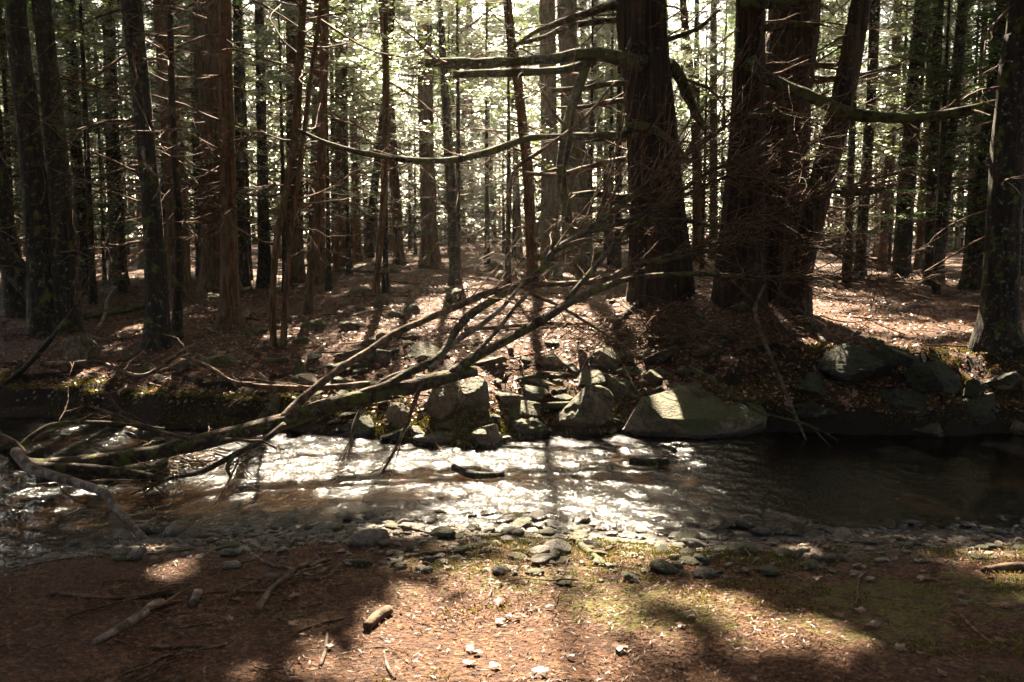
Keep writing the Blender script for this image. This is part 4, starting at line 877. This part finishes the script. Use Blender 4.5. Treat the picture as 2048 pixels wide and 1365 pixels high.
def scatter_join(name, items, mat, shapes, **kw):
    mb = MB()
    for (loc, rot, w), j in items:
        V, T = shapes[j]; c, s_ = math.cos(rot[2]), math.sin(rot[2]); R = np.array([[c, -s_, 0], [s_, c, 0], [0, 0, 1]]); tx = rot[0]; Rx = np.array([[1, 0, 0], [0, math.cos(tx), -math.sin(tx)], [0, math.sin(tx), math.cos(tx)]])
        mb.add((V * w) @ (Rx.T @ R.T) + np.asarray(loc), None, T)
    return mb.build(name, M[mat], **kw)
scatter_join('gravel', [(cob_place(s), int(g.integers(9))) for s in spots[285:]], 'cobble', cob, kind='stuff')

# ------------------------------------------------------------------ litter, needles, moss
def lay(name, x, y, Lr, Wf, mat, seed, tilt=.35, lift=.006):
    g = np.random.default_rng(seed); z = H(x, y); e = .03
    nx = -(H(x + e, y) - z) / e; ny = -(H(x, y + e) - z) / e
    n = len(x); Nn = unit(np.stack([np.clip(nx, -1.2, 1.2), np.clip(ny, -1.2, 1.2), np.ones(n)], 1) + g.normal(0, tilt, (n, 3)))
    az = g.uniform(0, 2 * math.pi, n); A = np.stack([np.cos(az), np.sin(az), np.zeros(n)], 1); A = unit(A - Nn * np.sum(A * Nn, 1)[:, None])
    L = g.uniform(*Lr, n); V, Qd = leaves(np.stack([x, y, z + lift + g.uniform(0, .012, n)], 1), A, Nn, L, L * Wf)
    mb = MB(); mb.add(V, Qd); return mb.build(name, M[mat], kind='stuff', smooth=False)
g = np.random.default_rng(31)
n = 52000; u = g.uniform(0, 1, n); y = 9.0 + 17 * u ** 1.6; x = g.uniform(-1, 1, n) * (.56 * y + .8); _, yf_ = edges(x); k = y > yf_ + .12
lay('leaf_litter', x[k], y[k], (.025, .065), .5, 'litter', 1)
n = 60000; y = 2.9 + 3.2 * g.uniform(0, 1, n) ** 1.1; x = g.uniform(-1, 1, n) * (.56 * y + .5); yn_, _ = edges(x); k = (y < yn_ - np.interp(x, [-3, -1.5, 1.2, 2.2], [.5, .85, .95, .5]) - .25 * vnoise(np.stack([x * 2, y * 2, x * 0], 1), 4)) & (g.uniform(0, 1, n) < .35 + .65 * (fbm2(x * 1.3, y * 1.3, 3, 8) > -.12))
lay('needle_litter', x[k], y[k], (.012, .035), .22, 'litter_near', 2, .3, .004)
n = 100000; y = 3.0 + 3.2 * g.uniform(0, 1, n); x = g.uniform(-2.0, 3.6, n); yn_, _ = edges(x); dn_ = yn_ - y
mk = fbm2(x * 1.6, y * 1.6, 4, 9) + np.where(dn_ < 1.05, -.6, 0) + np.where(dn_ < 2.0, .06, -.16) + np.interp(x, [-2, -.6, 0], [-.4, .0, .04])
mk = mk + .5 * fbm2(x * 7, y * 7, 2, 29)
k = (mk > .10) & (abs(x) < .56 * y + .3); x, y, mk = x[k], y[k], mk[k]; n = len(x)
L = g.uniform(.008, .018, n); C = np.stack([x, y, H(x, y) + L * .35 + .025 * np.clip(mk - .1, 0, .6)], 1); A = unit(np.stack([g.normal(0, .5, n), g.normal(0, .5, n), np.ones(n)], 1)); Nn = unit(np.cross(A, g.normal(0, 1, (n, 3))))
V, Qd = leaves(C, A, Nn, L, L * .45); mb = MB(); mb.add(V, Qd); mb.build('moss', M['moss'], kind='stuff', smooth=False)
n = 60000; x = g.uniform(-5.5, 5.8, n); _, yf_ = edges(x); e = np.where(x > 1.8, g.uniform(.05, 1.15, n), g.normal(.14, .2, n)); y = yf_ + e; k = (fbm2(x * 2, y * 2, 3, 19) > -.1) & (e > .02); x, y = x[k], y[k]; n = len(x)
L = g.uniform(.012, .035, n); C = np.stack([x, y, H(x, y) + L * .3], 1); A = unit(np.stack([g.normal(0, .6, n), g.normal(-.4, .5, n), np.ones(n) * .7], 1)); Nn = unit(np.cross(A, g.normal(0, 1, (n, 3))))
V, Qd = leaves(C, A, Nn, L, L * .4); mb = MB(); mb.add(V, Qd); mb.build('moss', M['moss'], kind='stuff', smooth=False)

# fallen leaves that can be told apart on the near bank: cupped, lobed blades
def leaf_mesh(seed, lobed, mat):
    g = np.random.default_rng(seed); m = 20; th = np.arange(m) * 2 * math.pi / m
    if lobed: r = .5 * (.62 + .38 * np.abs(np.cos(2.5 * th))) * g.uniform(.85, 1.1, m)
    else: r = .5 * (1 - .45 * np.abs(np.sin(th))) * g.uniform(.93, 1.05, m)
    X = r * np.cos(th); Y = r * np.sin(th); V = np.concatenate([[[0, 0, 0]], np.stack([X * .5, Y * .5, .03 * np.cos(2 * th + seed)], 1), np.stack([X, Y, .07 * np.cos(2 * th + seed) + .025 * g.normal(0, 1, m)], 1)])
    a = np.arange(m); b = (a + 1) % m
    return mesh_from('fallen_leaf', V, np.stack([1 + a, 1 + m + a, 1 + m + b, 1 + b], 1), np.stack([a * 0, 1 + a, 1 + b], 1), M[mat])
lm = [leaf_mesh(i, i % 3 != 2, 'leaf_pale' if i % 2 else 'leaf_brown') for i in range(8)]
small = [0, 2, 4, 6, 0, 2, 4, 6, 0, 7]
def put_leaf(p, w, j, lab, grp):
    o = bpy.data.objects.new('fallen_leaf', lm[j]); COL.objects.link(o); o.location = (p[0], p[1], p[2] + .016); o.scale = (w, w, w); o.rotation_euler = (g.normal(0, .15), g.normal(0, .15), g.uniform(0, 6.28)); tag(o, lab, 'leaf', grp)
for lab, px, py, w, j in (('long pale leaf lying flat right of the lower sun patch', 1745, 1260, 42, 5), ('torn brown leaf in the lower right below the sun patches', 1240, 1308, 44, 0), ('star shaped brown leaf lying in the dark lower right', 1800, 1305, 34, 0), ('reddish brown leaf near the right lower corner', 2000, 1290, 36, 6),
    ('pale leaf in the moss left of the second sun patch', 1380, 1237, 32, 1), ('brown folded leaf above the long pale leaf', 1675, 1235, 38, 4), ('whitish leaf in the bottom sun patch', 940, 1335, 36, 7), ('second whitish leaf right of the first in the bottom sun patch', 990, 1340, 32, 1), ('broad white leaf cut by the bottom edge', 1080, 1352, 48, 3), ('brown leaf in the dark moss by the right water edge', 1850, 1165, 40, 4), ('pale leaf above the bottom sun patch', 955, 1316, 28, 3)):
    p = ground(px, py); put_leaf(p, .8 * px2m(w, p), j, lab, 'fallen leaves on the near bank')
for i in range(75):
    y = 3.1 + 2.6 * g.uniform(); x = g.uniform(-.6, .62) * y if g.uniform() < .75 else g.uniform(-.2, .6) * y; yn_ = float(edges(np.array([x]))[0][0])
    if y > yn_ - .4: continue
    put_leaf((x, y, gz(x, y)), g.uniform(.022, .06), small[int(g.integers(10))], 'one of the small dead leaves strewn over the mossy near bank', 'fallen leaves on the near bank')

# ------------------------------------------------------------------ the fallen tree over the stream
def px_path(pts):
    o = []
    for (x, y, w, Y) in pts: p = at(x, y, Y); o.append([p[0], p[1], p[2], .5 * px2m(w, p)])
    return np.array(o)
b0 = px_path([(20, 930, 40, 7.0)])[0, :3]
ft = empty('fallen_tree', b0, 'bare fallen tree slanting from the left over the stream to the red trunk', 'fallen tree')
def bough(pts, mat, k=10, twigs=0, tl=(.3, .9), seed=0, tr=.3, name='branch', parent=ft, base=b0, tstart=.15, up=.0):
    q = path(px_path(pts), max(14, len(pts) * 6)); mb = MB()
    mb.tube(q[:, :3], q[:, 3], k, disp=bark_disp(.13, 7, seed + 3, 6.0)); o = mb.build(name, M[mat], parent, base)
    if twigs:
        twigs = int(twigs * 2.6) if twigs > 12 else twigs
        g = np.random.default_rng(seed); m2 = MB()
        for j in range(twigs):
            i = int(g.integers(max(1, int(len(q) * tstart)), len(q) - 1)); t = unit(q[i, :3] - q[i - 1, :3])
            a = math.atan2(t[1], t[0]) + g.normal(0, .7); pit = math.asin(np.clip(t[2], -1, 1)) + g.normal(up, .35)
            dead_branch(m2, q[i, :3], a, g.uniform(*tl), max(.0046, q[i, 3] * tr * g.uniform(.5, 1)), math.tan(np.clip(pit, -1.2, 1.2)), g.normal(0, .28), int(g.integers(1e6)), 5, 4, 1.3)
        m2.build('dead_twigs', M['twig'], o, base, kind='stuff')
    return o, q
bough([(20, 925, 28, 7.0), (90, 930, 29, 7.05), (200, 922, 31, 7.1), (300, 908, 30, 7.2), (400, 886, 31, 7.3), (500, 860, 32, 7.5), (600, 832, 35, 7.7), (700, 800, 32, 7.95), (800, 780, 33, 8.2), (900, 752, 29, 8.4), (952, 742, 22, 8.5)], 'limb', 18, 6, (.3, .7), 1, name='trunk')
bough([(560, 842, 20, 7.6), (620, 785, 15, 7.8), (680, 738, 14, 8.0), (740, 700, 14, 8.2), (790, 668, 15, 8.35), (845, 643, 13, 8.5), (900, 620, 13, 8.7), (950, 597, 13, 8.8), (991, 582, 12, 8.9), (1046, 573, 11, 9.1), (1156, 566, 11, 9.4), (1218, 556, 11, 9.6), (1266, 532, 10, 9.8), (1376, 503, 9, 10.1), (1480, 470, 6, 10.4)], 'deadwood', 10, 20, (.3, 1.0), 2, tstart=.35)
bough([(700, 798, 22, 7.95), (770, 772, 17, 8.1), (826, 741, 17, 8.25), (881, 712, 16, 8.4), (918, 653, 16, 8.6), (958, 617, 16, 8.7), (1028, 577, 15, 8.9), (1083, 540, 15, 9.1), (1108, 503, 14, 9.2), (1163, 470, 16, 9.35), (1229, 420, 13, 9.6), (1300, 365, 10, 9.8), (1370, 310, 8, 10.0), (1450, 255, 5, 10.2), (1500, 220, 3, 10.3)], 'limb', 11, 34, (.3, 1.3), 3, tstart=.45)
bough([(860, 740, 16, 8.3), (900, 694, 11, 8.45), (940, 665, 11, 8.5), (973, 642, 10, 8.6), (1010, 610, 8, 8.7), (1050, 560, 6, 8.8)], 'palewood', 8, 3, (.2, .5), 4)
bough([(900, 750, 20, 8.4), (955, 712, 17, 8.5), (1010, 683, 17, 8.65), (1076, 646, 17, 8.8), (1127, 613, 17, 9.0), (1156, 597, 16, 9.1), (1229, 567, 13, 9.35), (1284, 554, 11, 9.5), (1380, 549, 10, 9.8), (1480, 553, 9, 10.1), (1600, 556, 8, 10.3), (1720, 560, 6, 10.5), (1830, 568, 3, 10.7)], 'limb', 11, 24, (.3, 1.1), 5, tstart=.5)
bough([(1134, 600, 13, 9.05), (1174, 554, 11, 9.2), (1211, 510, 10, 9.3), (1251, 463, 9, 9.5), (1284, 441, 8, 9.6), (1380, 370, 8, 9.9), (1440, 335, 7, 10.1), (1540, 310, 5, 10.3), (1620, 280, 3, 10.5)], 'limb', 9, 26, (.3, 1.0), 6, tstart=.3)
bough([(920, 742, 10, 8.45), (951, 708, 8, 8.5), (995, 661, 8, 8.6), (1032, 613, 7, 8.75), (1056, 588, 5, 8.8)], 'deadwood', 7, 4, (.2, .5), 7)
bough([(1060, 588, 8, 9.0), (1119, 613, 7, 9.0), (1174, 646, 7, 9.0), (1229, 679, 5, 9.05), (1262, 700, 3, 9.1)], 'deadwood', 7, 5, (.2, .5), 8)
bough([(1163, 470, 10, 9.35), (1260, 440, 8, 9.5), (1360, 395, 7, 9.7), (1450, 355, 6, 9.9), (1560, 330, 4, 10.1), (1650, 270, 3, 10.2)], 'limb', 8, 22, (.3, 1.0), 9, tstart=.25)
bough([(1284, 441, 9, 9.6), (1360, 440, 8, 9.8), (1440, 452, 7, 10.0), (1560, 420, 6, 10.2), (1690, 375, 4, 10.4), (1800, 345, 3, 10.6)], 'limb', 8, 18, (.3, 1.0), 10, tstart=.2)
bough([(1266, 532, 9, 9.8), (1340, 520, 8, 9.9), (1430, 500, 7, 10.1), (1540, 480, 5, 10.3), (1650, 500, 4, 10.4), (1780, 525, 3, 10.5)], 'limb', 8, 18, (.3, .9), 11, tstart=.2)
bough([(740, 768, 13, 8.1), (660, 775, 11, 8.0), (580, 776, 10, 7.95), (480, 768, 9, 7.9), (430, 745, 7, 7.85), (378, 716, 5, 7.8)], 'deadwood', 8, 5, (.2, .5), 12)
bough([(850, 735, 10, 8.3), (790, 752, 10, 8.2), (755, 772, 9, 8.1), (725, 815, 9, 8.0), (708, 850, 7, 7.95), (700, 890, 5, 7.9)], 'palewood', 8, 3, (.15, .4), 13)
bough([(845, 760, 9, 8.25), (820, 830, 9, 8.1), (800, 880, 8, 7.9), (770, 935, 7, 7.7), (735, 985, 5, 7.5), (718, 1012, 3, 7.4)], 'twig', 7, 5, (.15, .4), 14)
bough([(30, 905, 14, 7.0), (70, 870, 12, 7.1), (110, 850, 11, 7.2), (190, 845, 8, 7.3), (260, 850, 6, 7.4), (330, 858, 4, 7.5)], 'limb', 8, 4, (.2, .5), 15)
bough([(400, 884, 13, 7.3), (330, 866, 9, 7.2), (250, 838, 8, 7.15), (180, 812, 5, 7.1)], 'deadwood', 7, 4, (.2, .4), 16)
bough([(570, 850, 14, 7.55), (520, 885, 13, 7.4), (465, 912, 12, 7.3), (400, 945, 10, 7.15), (330, 960, 7, 7.0), (260, 990, 4, 6.9)], 'limb', 8, 10, (.2, .6), 17)
bough([(470, 905, 10, 7.3), (455, 935, 9, 7.25), (462, 955, 6, 7.2)], 'limb', 7, 0, seed=18)
bough([(40, 915, 34, 6.95), (15, 892, 40, 6.9), (-10, 886, 44, 6.9), (-60, 895, 50, 6.9)], 'limb', 16, 10, (.2, .5), 19, name='root_plate')
bough([(60, 935, 24, 6.9), (190, 940, 22, 6.95), (280, 950, 18, 7.0), (330, 958, 12, 7.05)], 'limb', 9, 4, (.2, .4), 20)

# the pale barkless branch reaching from the fallen stem down to the near shore
pb = px_path([(35, 905, 30, 6.85)])[0, :3]
pt = empty('driftwood_branch', pb, 'long pale barkless branch running from the fallen stem down to the near shingle', 'branch')
bough([(32, 905, 22, 6.85), (60, 935, 22, 6.6), (100, 950, 21, 6.5), (150, 965, 19, 6.4), (205, 985, 18, 6.2), (235, 1020, 16, 6.0), (285, 1075, 15, 5.75), (320, 1105, 13, 5.6), (345, 1130, 13, 5.5), (372, 1152, 11, 5.38), (394, 1176, 6, 5.25)], 'palewood', 12, 0, seed=30, name='stem', parent=pt, base=pb)
bough([(205, 990, 8, 6.2), (225, 1010, 6, 6.1), (205, 1035, 4, 6.0)], 'palewood', 7, 0, seed=31, name='snag', parent=pt, base=pb)

# ------------------------------------------------------------------ logs, sticks and twigs lying about
def stick(label, pts, mat='deadwood', name='stick', twigs=0, k=8, cat='stick', lift=0.0, seed=1, group=None):
    """pts (px, py, width px) lying on the ground"""
    o = []
    for (x, y, w) in pts:
        p = ground(x, y); r = .5 * px2m(w, p); zz = max(p[2], WZ - .01) + r * .8 + lift; o.append([p[0], p[1], zz, r])
    q = path(np.array(o), max(10, len(o) * 5)); base = q[0, :3].copy()
    q[:, 2] += .25 * q[:, 3] * vnoise(np.stack([q[:, 0] * 9, q[:, 1] * 9, q[:, 2] * 9], 1), seed)
    if not twigs:
        mb = MB(); mb.tube(q[:, :3], q[:, 3], k, disp=bark_disp(.14, 6, seed, 9.0)); return mb.build(name, M[mat], None, base, label=label, cat=cat, group=group)
    root = empty(name, base, label, cat, group); mb = MB(); mb.tube(q[:, :3], q[:, 3], k, disp=bark_disp(.14, 6, seed, 9.0)); mb.build('stem', M[mat], root, base)
    g = np.random.default_rng(seed)
    for j in range(twigs):
        m2 = MB(); i = int(g.integers(2, len(q) - 1)); t = q[i, :3] - q[i - 1, :3]; a = math.atan2(t[1], t[0]) + g.choice([-1, 1]) * g.uniform(.4, 1.0)
        dead_branch(m2, q[i, :3], a, g.uniform(.15, .45), q[i, 3] * .5, g.uniform(.0, .5), .2, int(g.integers(1e6)), 2); m2.build('twig', M['twig'], root, base)
    return root
stick('thick dark log lying in the water by the debris under the fallen stem', [(75, 1026, 16), (160, 1020, 22), (250, 1016, 28), (340, 1012, 34)], 'limb', 'log', 0, 12, 'log', .03, 2)
stick('black stub of wood sticking out of the bright shallows', [(908, 996, 15), (950, 1006, 16), (1008, 1004, 11)], 'bark_dark', 'log', 0, 9, 'wood', .03, 3)
stick('dark short log lying in the bright water on the right', [(1258, 985, 16), (1300, 990, 18), (1336, 990, 14)], 'bark_dark', 'log', 1, 9, 'log', .03, 4)
stick('dark splinter of wood standing in water at the edge of the glitter', [(1325, 945, 8), (1350, 962, 10)], 'bark_dark', 'log', 0, 7, 'wood', .04, 44)
stick('short pale stick floating in the water above the fallen stem', [(257, 882, 10), (282, 900, 12)], 'palewood', 'stick', 0, 8, 'stick', .03, 5)
stick('straight thin stick lying level along the lower left bank', [(100, 1196, 10), (220, 1200, 8), (330, 1196, 7), (480, 1188, 6), (520, 1190, 4)], 'deadwood', twigs=2, seed=6)
stick('slim forked stick slanting on the near bank left of the mossy patch', [(512, 1232, 16), (535, 1200, 14), (565, 1170, 12), (598, 1142, 11), (660, 1125, 6)], 'deadwood', twigs=2, seed=7)
stick('knobbly mottled stick in the dark lower left', [(190, 1295, 14), (240, 1270, 16), (285, 1240, 18), (305, 1225, 20), (325, 1210, 14)], 'palewood', twigs=2, seed=8)
stick('grey crumbling piece of bark above the bottom sun patch', [(734, 1262, 20), (755, 1246, 24), (778, 1232, 22)], 'deadwood', 'bark_piece', 0, 8, 'bark', 0, 9)
stick('thin pale stick lying across the cobbles', [(768, 1126, 6), (830, 1114, 8), (900, 1108, 8), (960, 1098, 6)], 'palewood', seed=10)
stick('mossy broken stick beside the pale cobble on the near shore', [(1150, 1080, 12), (1165, 1100, 14), (1190, 1120, 14), (1212, 1138, 8)], 'limb_moss', twigs=2, seed=11)
stick('pale thin stick along the left water edge', [(0, 1128, 9), (60, 1124, 9), (130, 1117, 9), (205, 1117, 7)], 'palewood', seed=12)
stick('short pale cut branch standing out in the lower left litter', [(388, 1214, 16), (396, 1196, 18)], 'palewood', 'stick', seed=13)
stick('thin stick in the lower left running right towards the moss', [(300, 1305, 8), (380, 1302, 7), (450, 1295, 6)], 'deadwood', seed=14)
stick('thin arching twig on the brown litter left of the bottom sun patch', [(565, 1290, 5), (610, 1262, 6), (690, 1238, 5)], 'twig', seed=15)
stick('pale twig by the bottom edge left of the bottom sun patch', [(768, 1312, 5), (775, 1340, 6), (790, 1362, 6)], 'palewood', seed=16)
stick('pale knuckled twig near the bottom edge left of centre', [(640, 1340, 6), (650, 1310, 8), (655, 1270, 6)], 'palewood', seed=17)
stick('log lying cut off at the right edge of the near bank', [(1965, 1148, 16), (2000, 1146, 18), (2060, 1144, 20)], 'deadwood', 'log', 0, 9, 'log', 0, 18)
stick('thin diagonal twig in the dark right lower corner', [(1920, 1235, 5), (1965, 1280, 6), (2010, 1310, 5)], 'twig', seed=19)
stick('mossy log lying on the slope right of the black double trunk', [(165, 645, 14), (220, 635, 16), (290, 620, 12)], 'limb_moss', 'log', 2, 9, 'log', .03, 20)
stick('pale forked stick standing out on the slope left of the bare dark trunk', [(195, 670, 7), (210, 640, 8), (216, 610, 7), (232, 585, 6), (258, 578, 4)], 'palewood', twigs=2, seed=21, lift=.05)
stick('pale curved stick by the foot of the bare dark trunk', [(176, 672, 7), (215, 684, 7), (260, 672, 8), (300, 650, 7)], 'deadwood', twigs=2, seed=22)
stick('pale crooked twig at the foot of the straight brown trunk', [(478, 625, 4), (484, 645, 5), (500, 668, 4), (508, 685, 3)], 'palewood', seed=23, lift=.02)
stick('long fallen pole behind the reddish pair of stems', [(590, 540, 8), (650, 540, 9), (720, 552, 9), (800, 552, 6)], 'deadwood', 'log', 3, 8, 'log', .05, 24)
stick('pale stick in the right hand sun patch', [(1795, 628, 4), (1830, 616, 6), (1852, 610, 8)], 'palewood', seed=25, lift=.03)
stick('thin log in the sun under the crossing boughs', [(930, 668, 9), (1000, 662, 9), (1080, 655, 8), (1180, 655, 7)], 'deadwood', 'log', 2, 8, 'log', .02, 26)
stick('pale broken wood chip in the shade of the boughs', [(1012, 692, 10), (1022, 708, 12)], 'palewood', 'wood_chip', seed=27, cat='wood')
stick('pale twig leaning over the slab on the sunny bank', [(1155, 790, 5), (1170, 740, 6), (1195, 712, 5), (1212, 685, 4)], 'palewood', seed=28, lift=.04)
stick('dead wood lying on the slope behind the thin sapling', [(700, 545, 6), (760, 530, 6), (820, 540, 4)], 'deadwood', twigs=3, seed=29)
# leaning poles and arching stems with a place of their own
def pole(label, pts, mat, name='bare_pole', twigs=3, seed=1, cat='pole'):
    q0 = px_path(pts[:1])[0, :3]; r = empty(name, q0, label, cat)
    bough(pts, mat, 8, twigs, (.15, .5), seed, name='stem', parent=r, base=q0)
pole('thin bare stem leaning from the mound over the right hand pool', [(1612, 880, 4, 8.9), (1590, 830, 8, 9.1), (1565, 770, 9, 9.3), (1540, 710, 9, 9.5), (1520, 660, 9, 9.7), (1510, 615, 8, 9.9), (1530, 570, 5, 10.0)], 'deadwood', seed=51)
pole('thin yellowish stem dipping over the large pale slab', [(1380, 735, 7, 9.5), (1420, 755, 7, 9.2), (1460, 785, 7, 9.0), (1520, 825, 6, 8.8), (1600, 845, 4, 8.7), (1660, 870, 3, 8.6)], 'limb_moss', seed=52)
pole('dark leaning stick at the left edge above the stream', [(0, 775, 9, 9.6), (40, 745, 10, 9.6), (80, 705, 10, 9.7), (120, 655, 8, 9.8), (160, 600, 6, 10.0), (165, 560, 4, 10.0)], 'bark_dark', seed=53)
pole('pale ended crooked branch lying above the left bank', [(82, 728, 10, 9.7), (140, 728, 9, 9.7), (196, 724, 9, 9.7), (245, 745, 9, 9.6), (285, 752, 9, 9.6), (320, 735, 7, 9.7), (370, 700, 6, 9.8), (410, 678, 4, 10)], 'deadwood', seed=54)
pole('pale crooked stick just above the left bank leading to the boughs', [(365, 712, 6, 9.2), (420, 735, 7, 9.1), (470, 765, 8, 9.0), (540, 768, 8, 8.9), (620, 776, 7, 8.8)], 'deadwood', seed=55)
pole('thin drooping twig stem hanging in front of the grey trunk', [(1230, 165, 4, 11.5), (1165, 240, 6, 11.4), (1085, 300, 7, 11.3), (1030, 340, 7, 11.3), (1020, 400, 6, 11.3), (1028, 445, 3, 11.3)], 'twig', seed=56)

# loose twigs, many alike
g = np.random.default_rng(61)
tw_me = []
for i in range(8):
    mb = MB(); t = np.linspace(0, 1, 7); P = np.stack([t - .5, np.cumsum(g.normal(0, .03, 7)), .01 + .02 * np.sin(t * 3.1) * g.uniform(-.3, 1)], 1); mb.tube(P, .014 * (1.1 - .7 * t), 5)
    for j in range(2): k_ = int(g.integers(2, 5)); mb.tube(np.stack([P[k_], P[k_] + [.12, g.choice([-1, 1]) * .09, .02]]), [.007, .003], 4)
    tw_me.append(mesh_from('twig', np.concatenate(mb.v), np.concatenate(mb.q), np.concatenate(mb.t), M[['twig', 'deadwood', 'palewood', 'twig'][i % 4]]))
def put_twig(x, y, L, lab, grp):
    o = bpy.data.objects.new('loose_twig', tw_me[int(g.integers(8))]); COL.objects.link(o); o.location = (x, y, max(gz(x, y), WZ) + .004); o.scale = (L, L, L * g.uniform(.6, 1.2)); o.rotation_euler = (g.normal(0, .12), g.normal(0, .07), g.uniform(0, 6.28)); tag(o, lab, 'twig', grp)
for i in range(190):
    y = g.uniform(3.1, 5.2); x = g.uniform(-.55, -.08) * y if g.uniform() < .75 else g.uniform(-.1, .55) * y
    if y > float(edges(np.array([x]))[0][0]) - .3: continue
    put_twig(x, y, .08 + g.exponential(.13), 'one of the thin twigs scattered over the near bank litter', 'loose twigs on the near bank')
for i in range(230):
    y = 9.2 + 11 * g.uniform() ** 1.5; x = g.uniform(-.55, .55) * y
    if y < float(edges(np.array([x]))[1][0]) + .3: continue
    put_twig(x, y, g.uniform(.3, 1.1), 'one of the dead twigs scattered over the leafy far slope', 'loose twigs on the far slope')
# tangles of fine brush
def tangle(name, c, size, n, L, mat, seed, label, r=.006, cat='brush'):
    g = np.random.default_rng(seed); mb = MB(); base = np.array(c, float)
    for i in range(n):
        p = base + g.normal(0, 1, 3) * size * [1, 1, .5] + [0, 0, size[2] * .6]; az = g.uniform(0, 6.28)
        dead_branch(mb, p, az, g.uniform(*L), r * g.uniform(.6, 1.3), g.uniform(-.5, .4), g.uniform(-.2, .6), int(g.integers(1e6)), 3, 3, crook=.09)
    return mb.build(name, M[mat], None, base, label=label, cat=cat, kind='stuff')
p = ground(385, 985); tangle('twig_heap', (p[0], p[1], WZ), np.array([.22, .12, .10]), 70, (.15, .5), 'deadwood', 1, 'heap of flood washed twigs caught under the fallen stem on the left')
p = ground(1262, 668); tangle('brush_pile', p, np.array([.34, .25, .15]), 120, (.3, .9), 'twig', 2, 'tangle of dry brush lying at the left foot of the red trunk')
p = ground(1380, 690); tangle('brush_pile', p, np.array([.7, .35, .22]), 190, (.3, .9), 'twig', 3, 'tangle of shaded brush hanging over the mound below the dark trunk pair')
p = ground(1000, 500); tangle('brush_pile', (p[0], 17.0, gz(p[0], 17.0)), np.array([1.3, .6, .7]), 80, (.5, 1.4), 'deadwood', 4, 'pale dead brush standing in the hazy middle wood')
p = ground(1460, 480); tangle('brush_pile', (3.6, 17.5, gz(3.6, 17.5)), np.array([1.3, .8, .6]), 60, (.5, 1.3), 'twig', 5, 'dead brush behind the big trunks beside the right hand clearing')
HAZE = 0.0004
if HAZE:
    bm = bmesh.new(); bmesh.ops.create_cube(bm, size=1.0)
    hm = bpy.data.meshes.new('haze'); bm.to_mesh(hm); bm.free(); ho = bpy.data.objects.new('haze', hm); COL.objects.link(ho); ho.scale = (900, 760, 34); ho.location = (0, 270, 13.5); tag(ho, kind='stuff')
    m = bpy.data.materials.new('haze'); m.use_nodes = True; m.node_tree.nodes.clear(); out = m.node_tree.nodes.new('ShaderNodeOutputMaterial'); pv = m.node_tree.nodes.new('ShaderNodeVolumePrincipled')
    pv.inputs['Density'].default_value = HAZE; pv.inputs['Color'].default_value = (.95, .90, .82, 1); pv.inputs['Anisotropy'].default_value = .6; m.node_tree.links.new(pv.outputs[0], out.inputs['Volume']); hm.materials.append(m)
# roots showing in the mound
for i, (lab, pts) in enumerate((('root running down the mound left of the dark pair', [(1400, 640, 16), (1370, 680, 13), (1330, 700, 10), (1290, 712, 6)]), ('root running down the mound under the dark pair', [(1470, 665, 20), (1440, 700, 14), (1420, 730, 9)]), ('root reaching right from the leaning mottled tree', [(1590, 630, 18), (1620, 650, 14), (1650, 690, 9)]), ('root over the mound from the foot of the red trunk', [(1280, 615, 18), (1245, 640, 13), (1225, 668, 8)]))):
    stick(lab, pts, 'bark_dark', 'root', cat='root', seed=70 + i, lift=-.01)
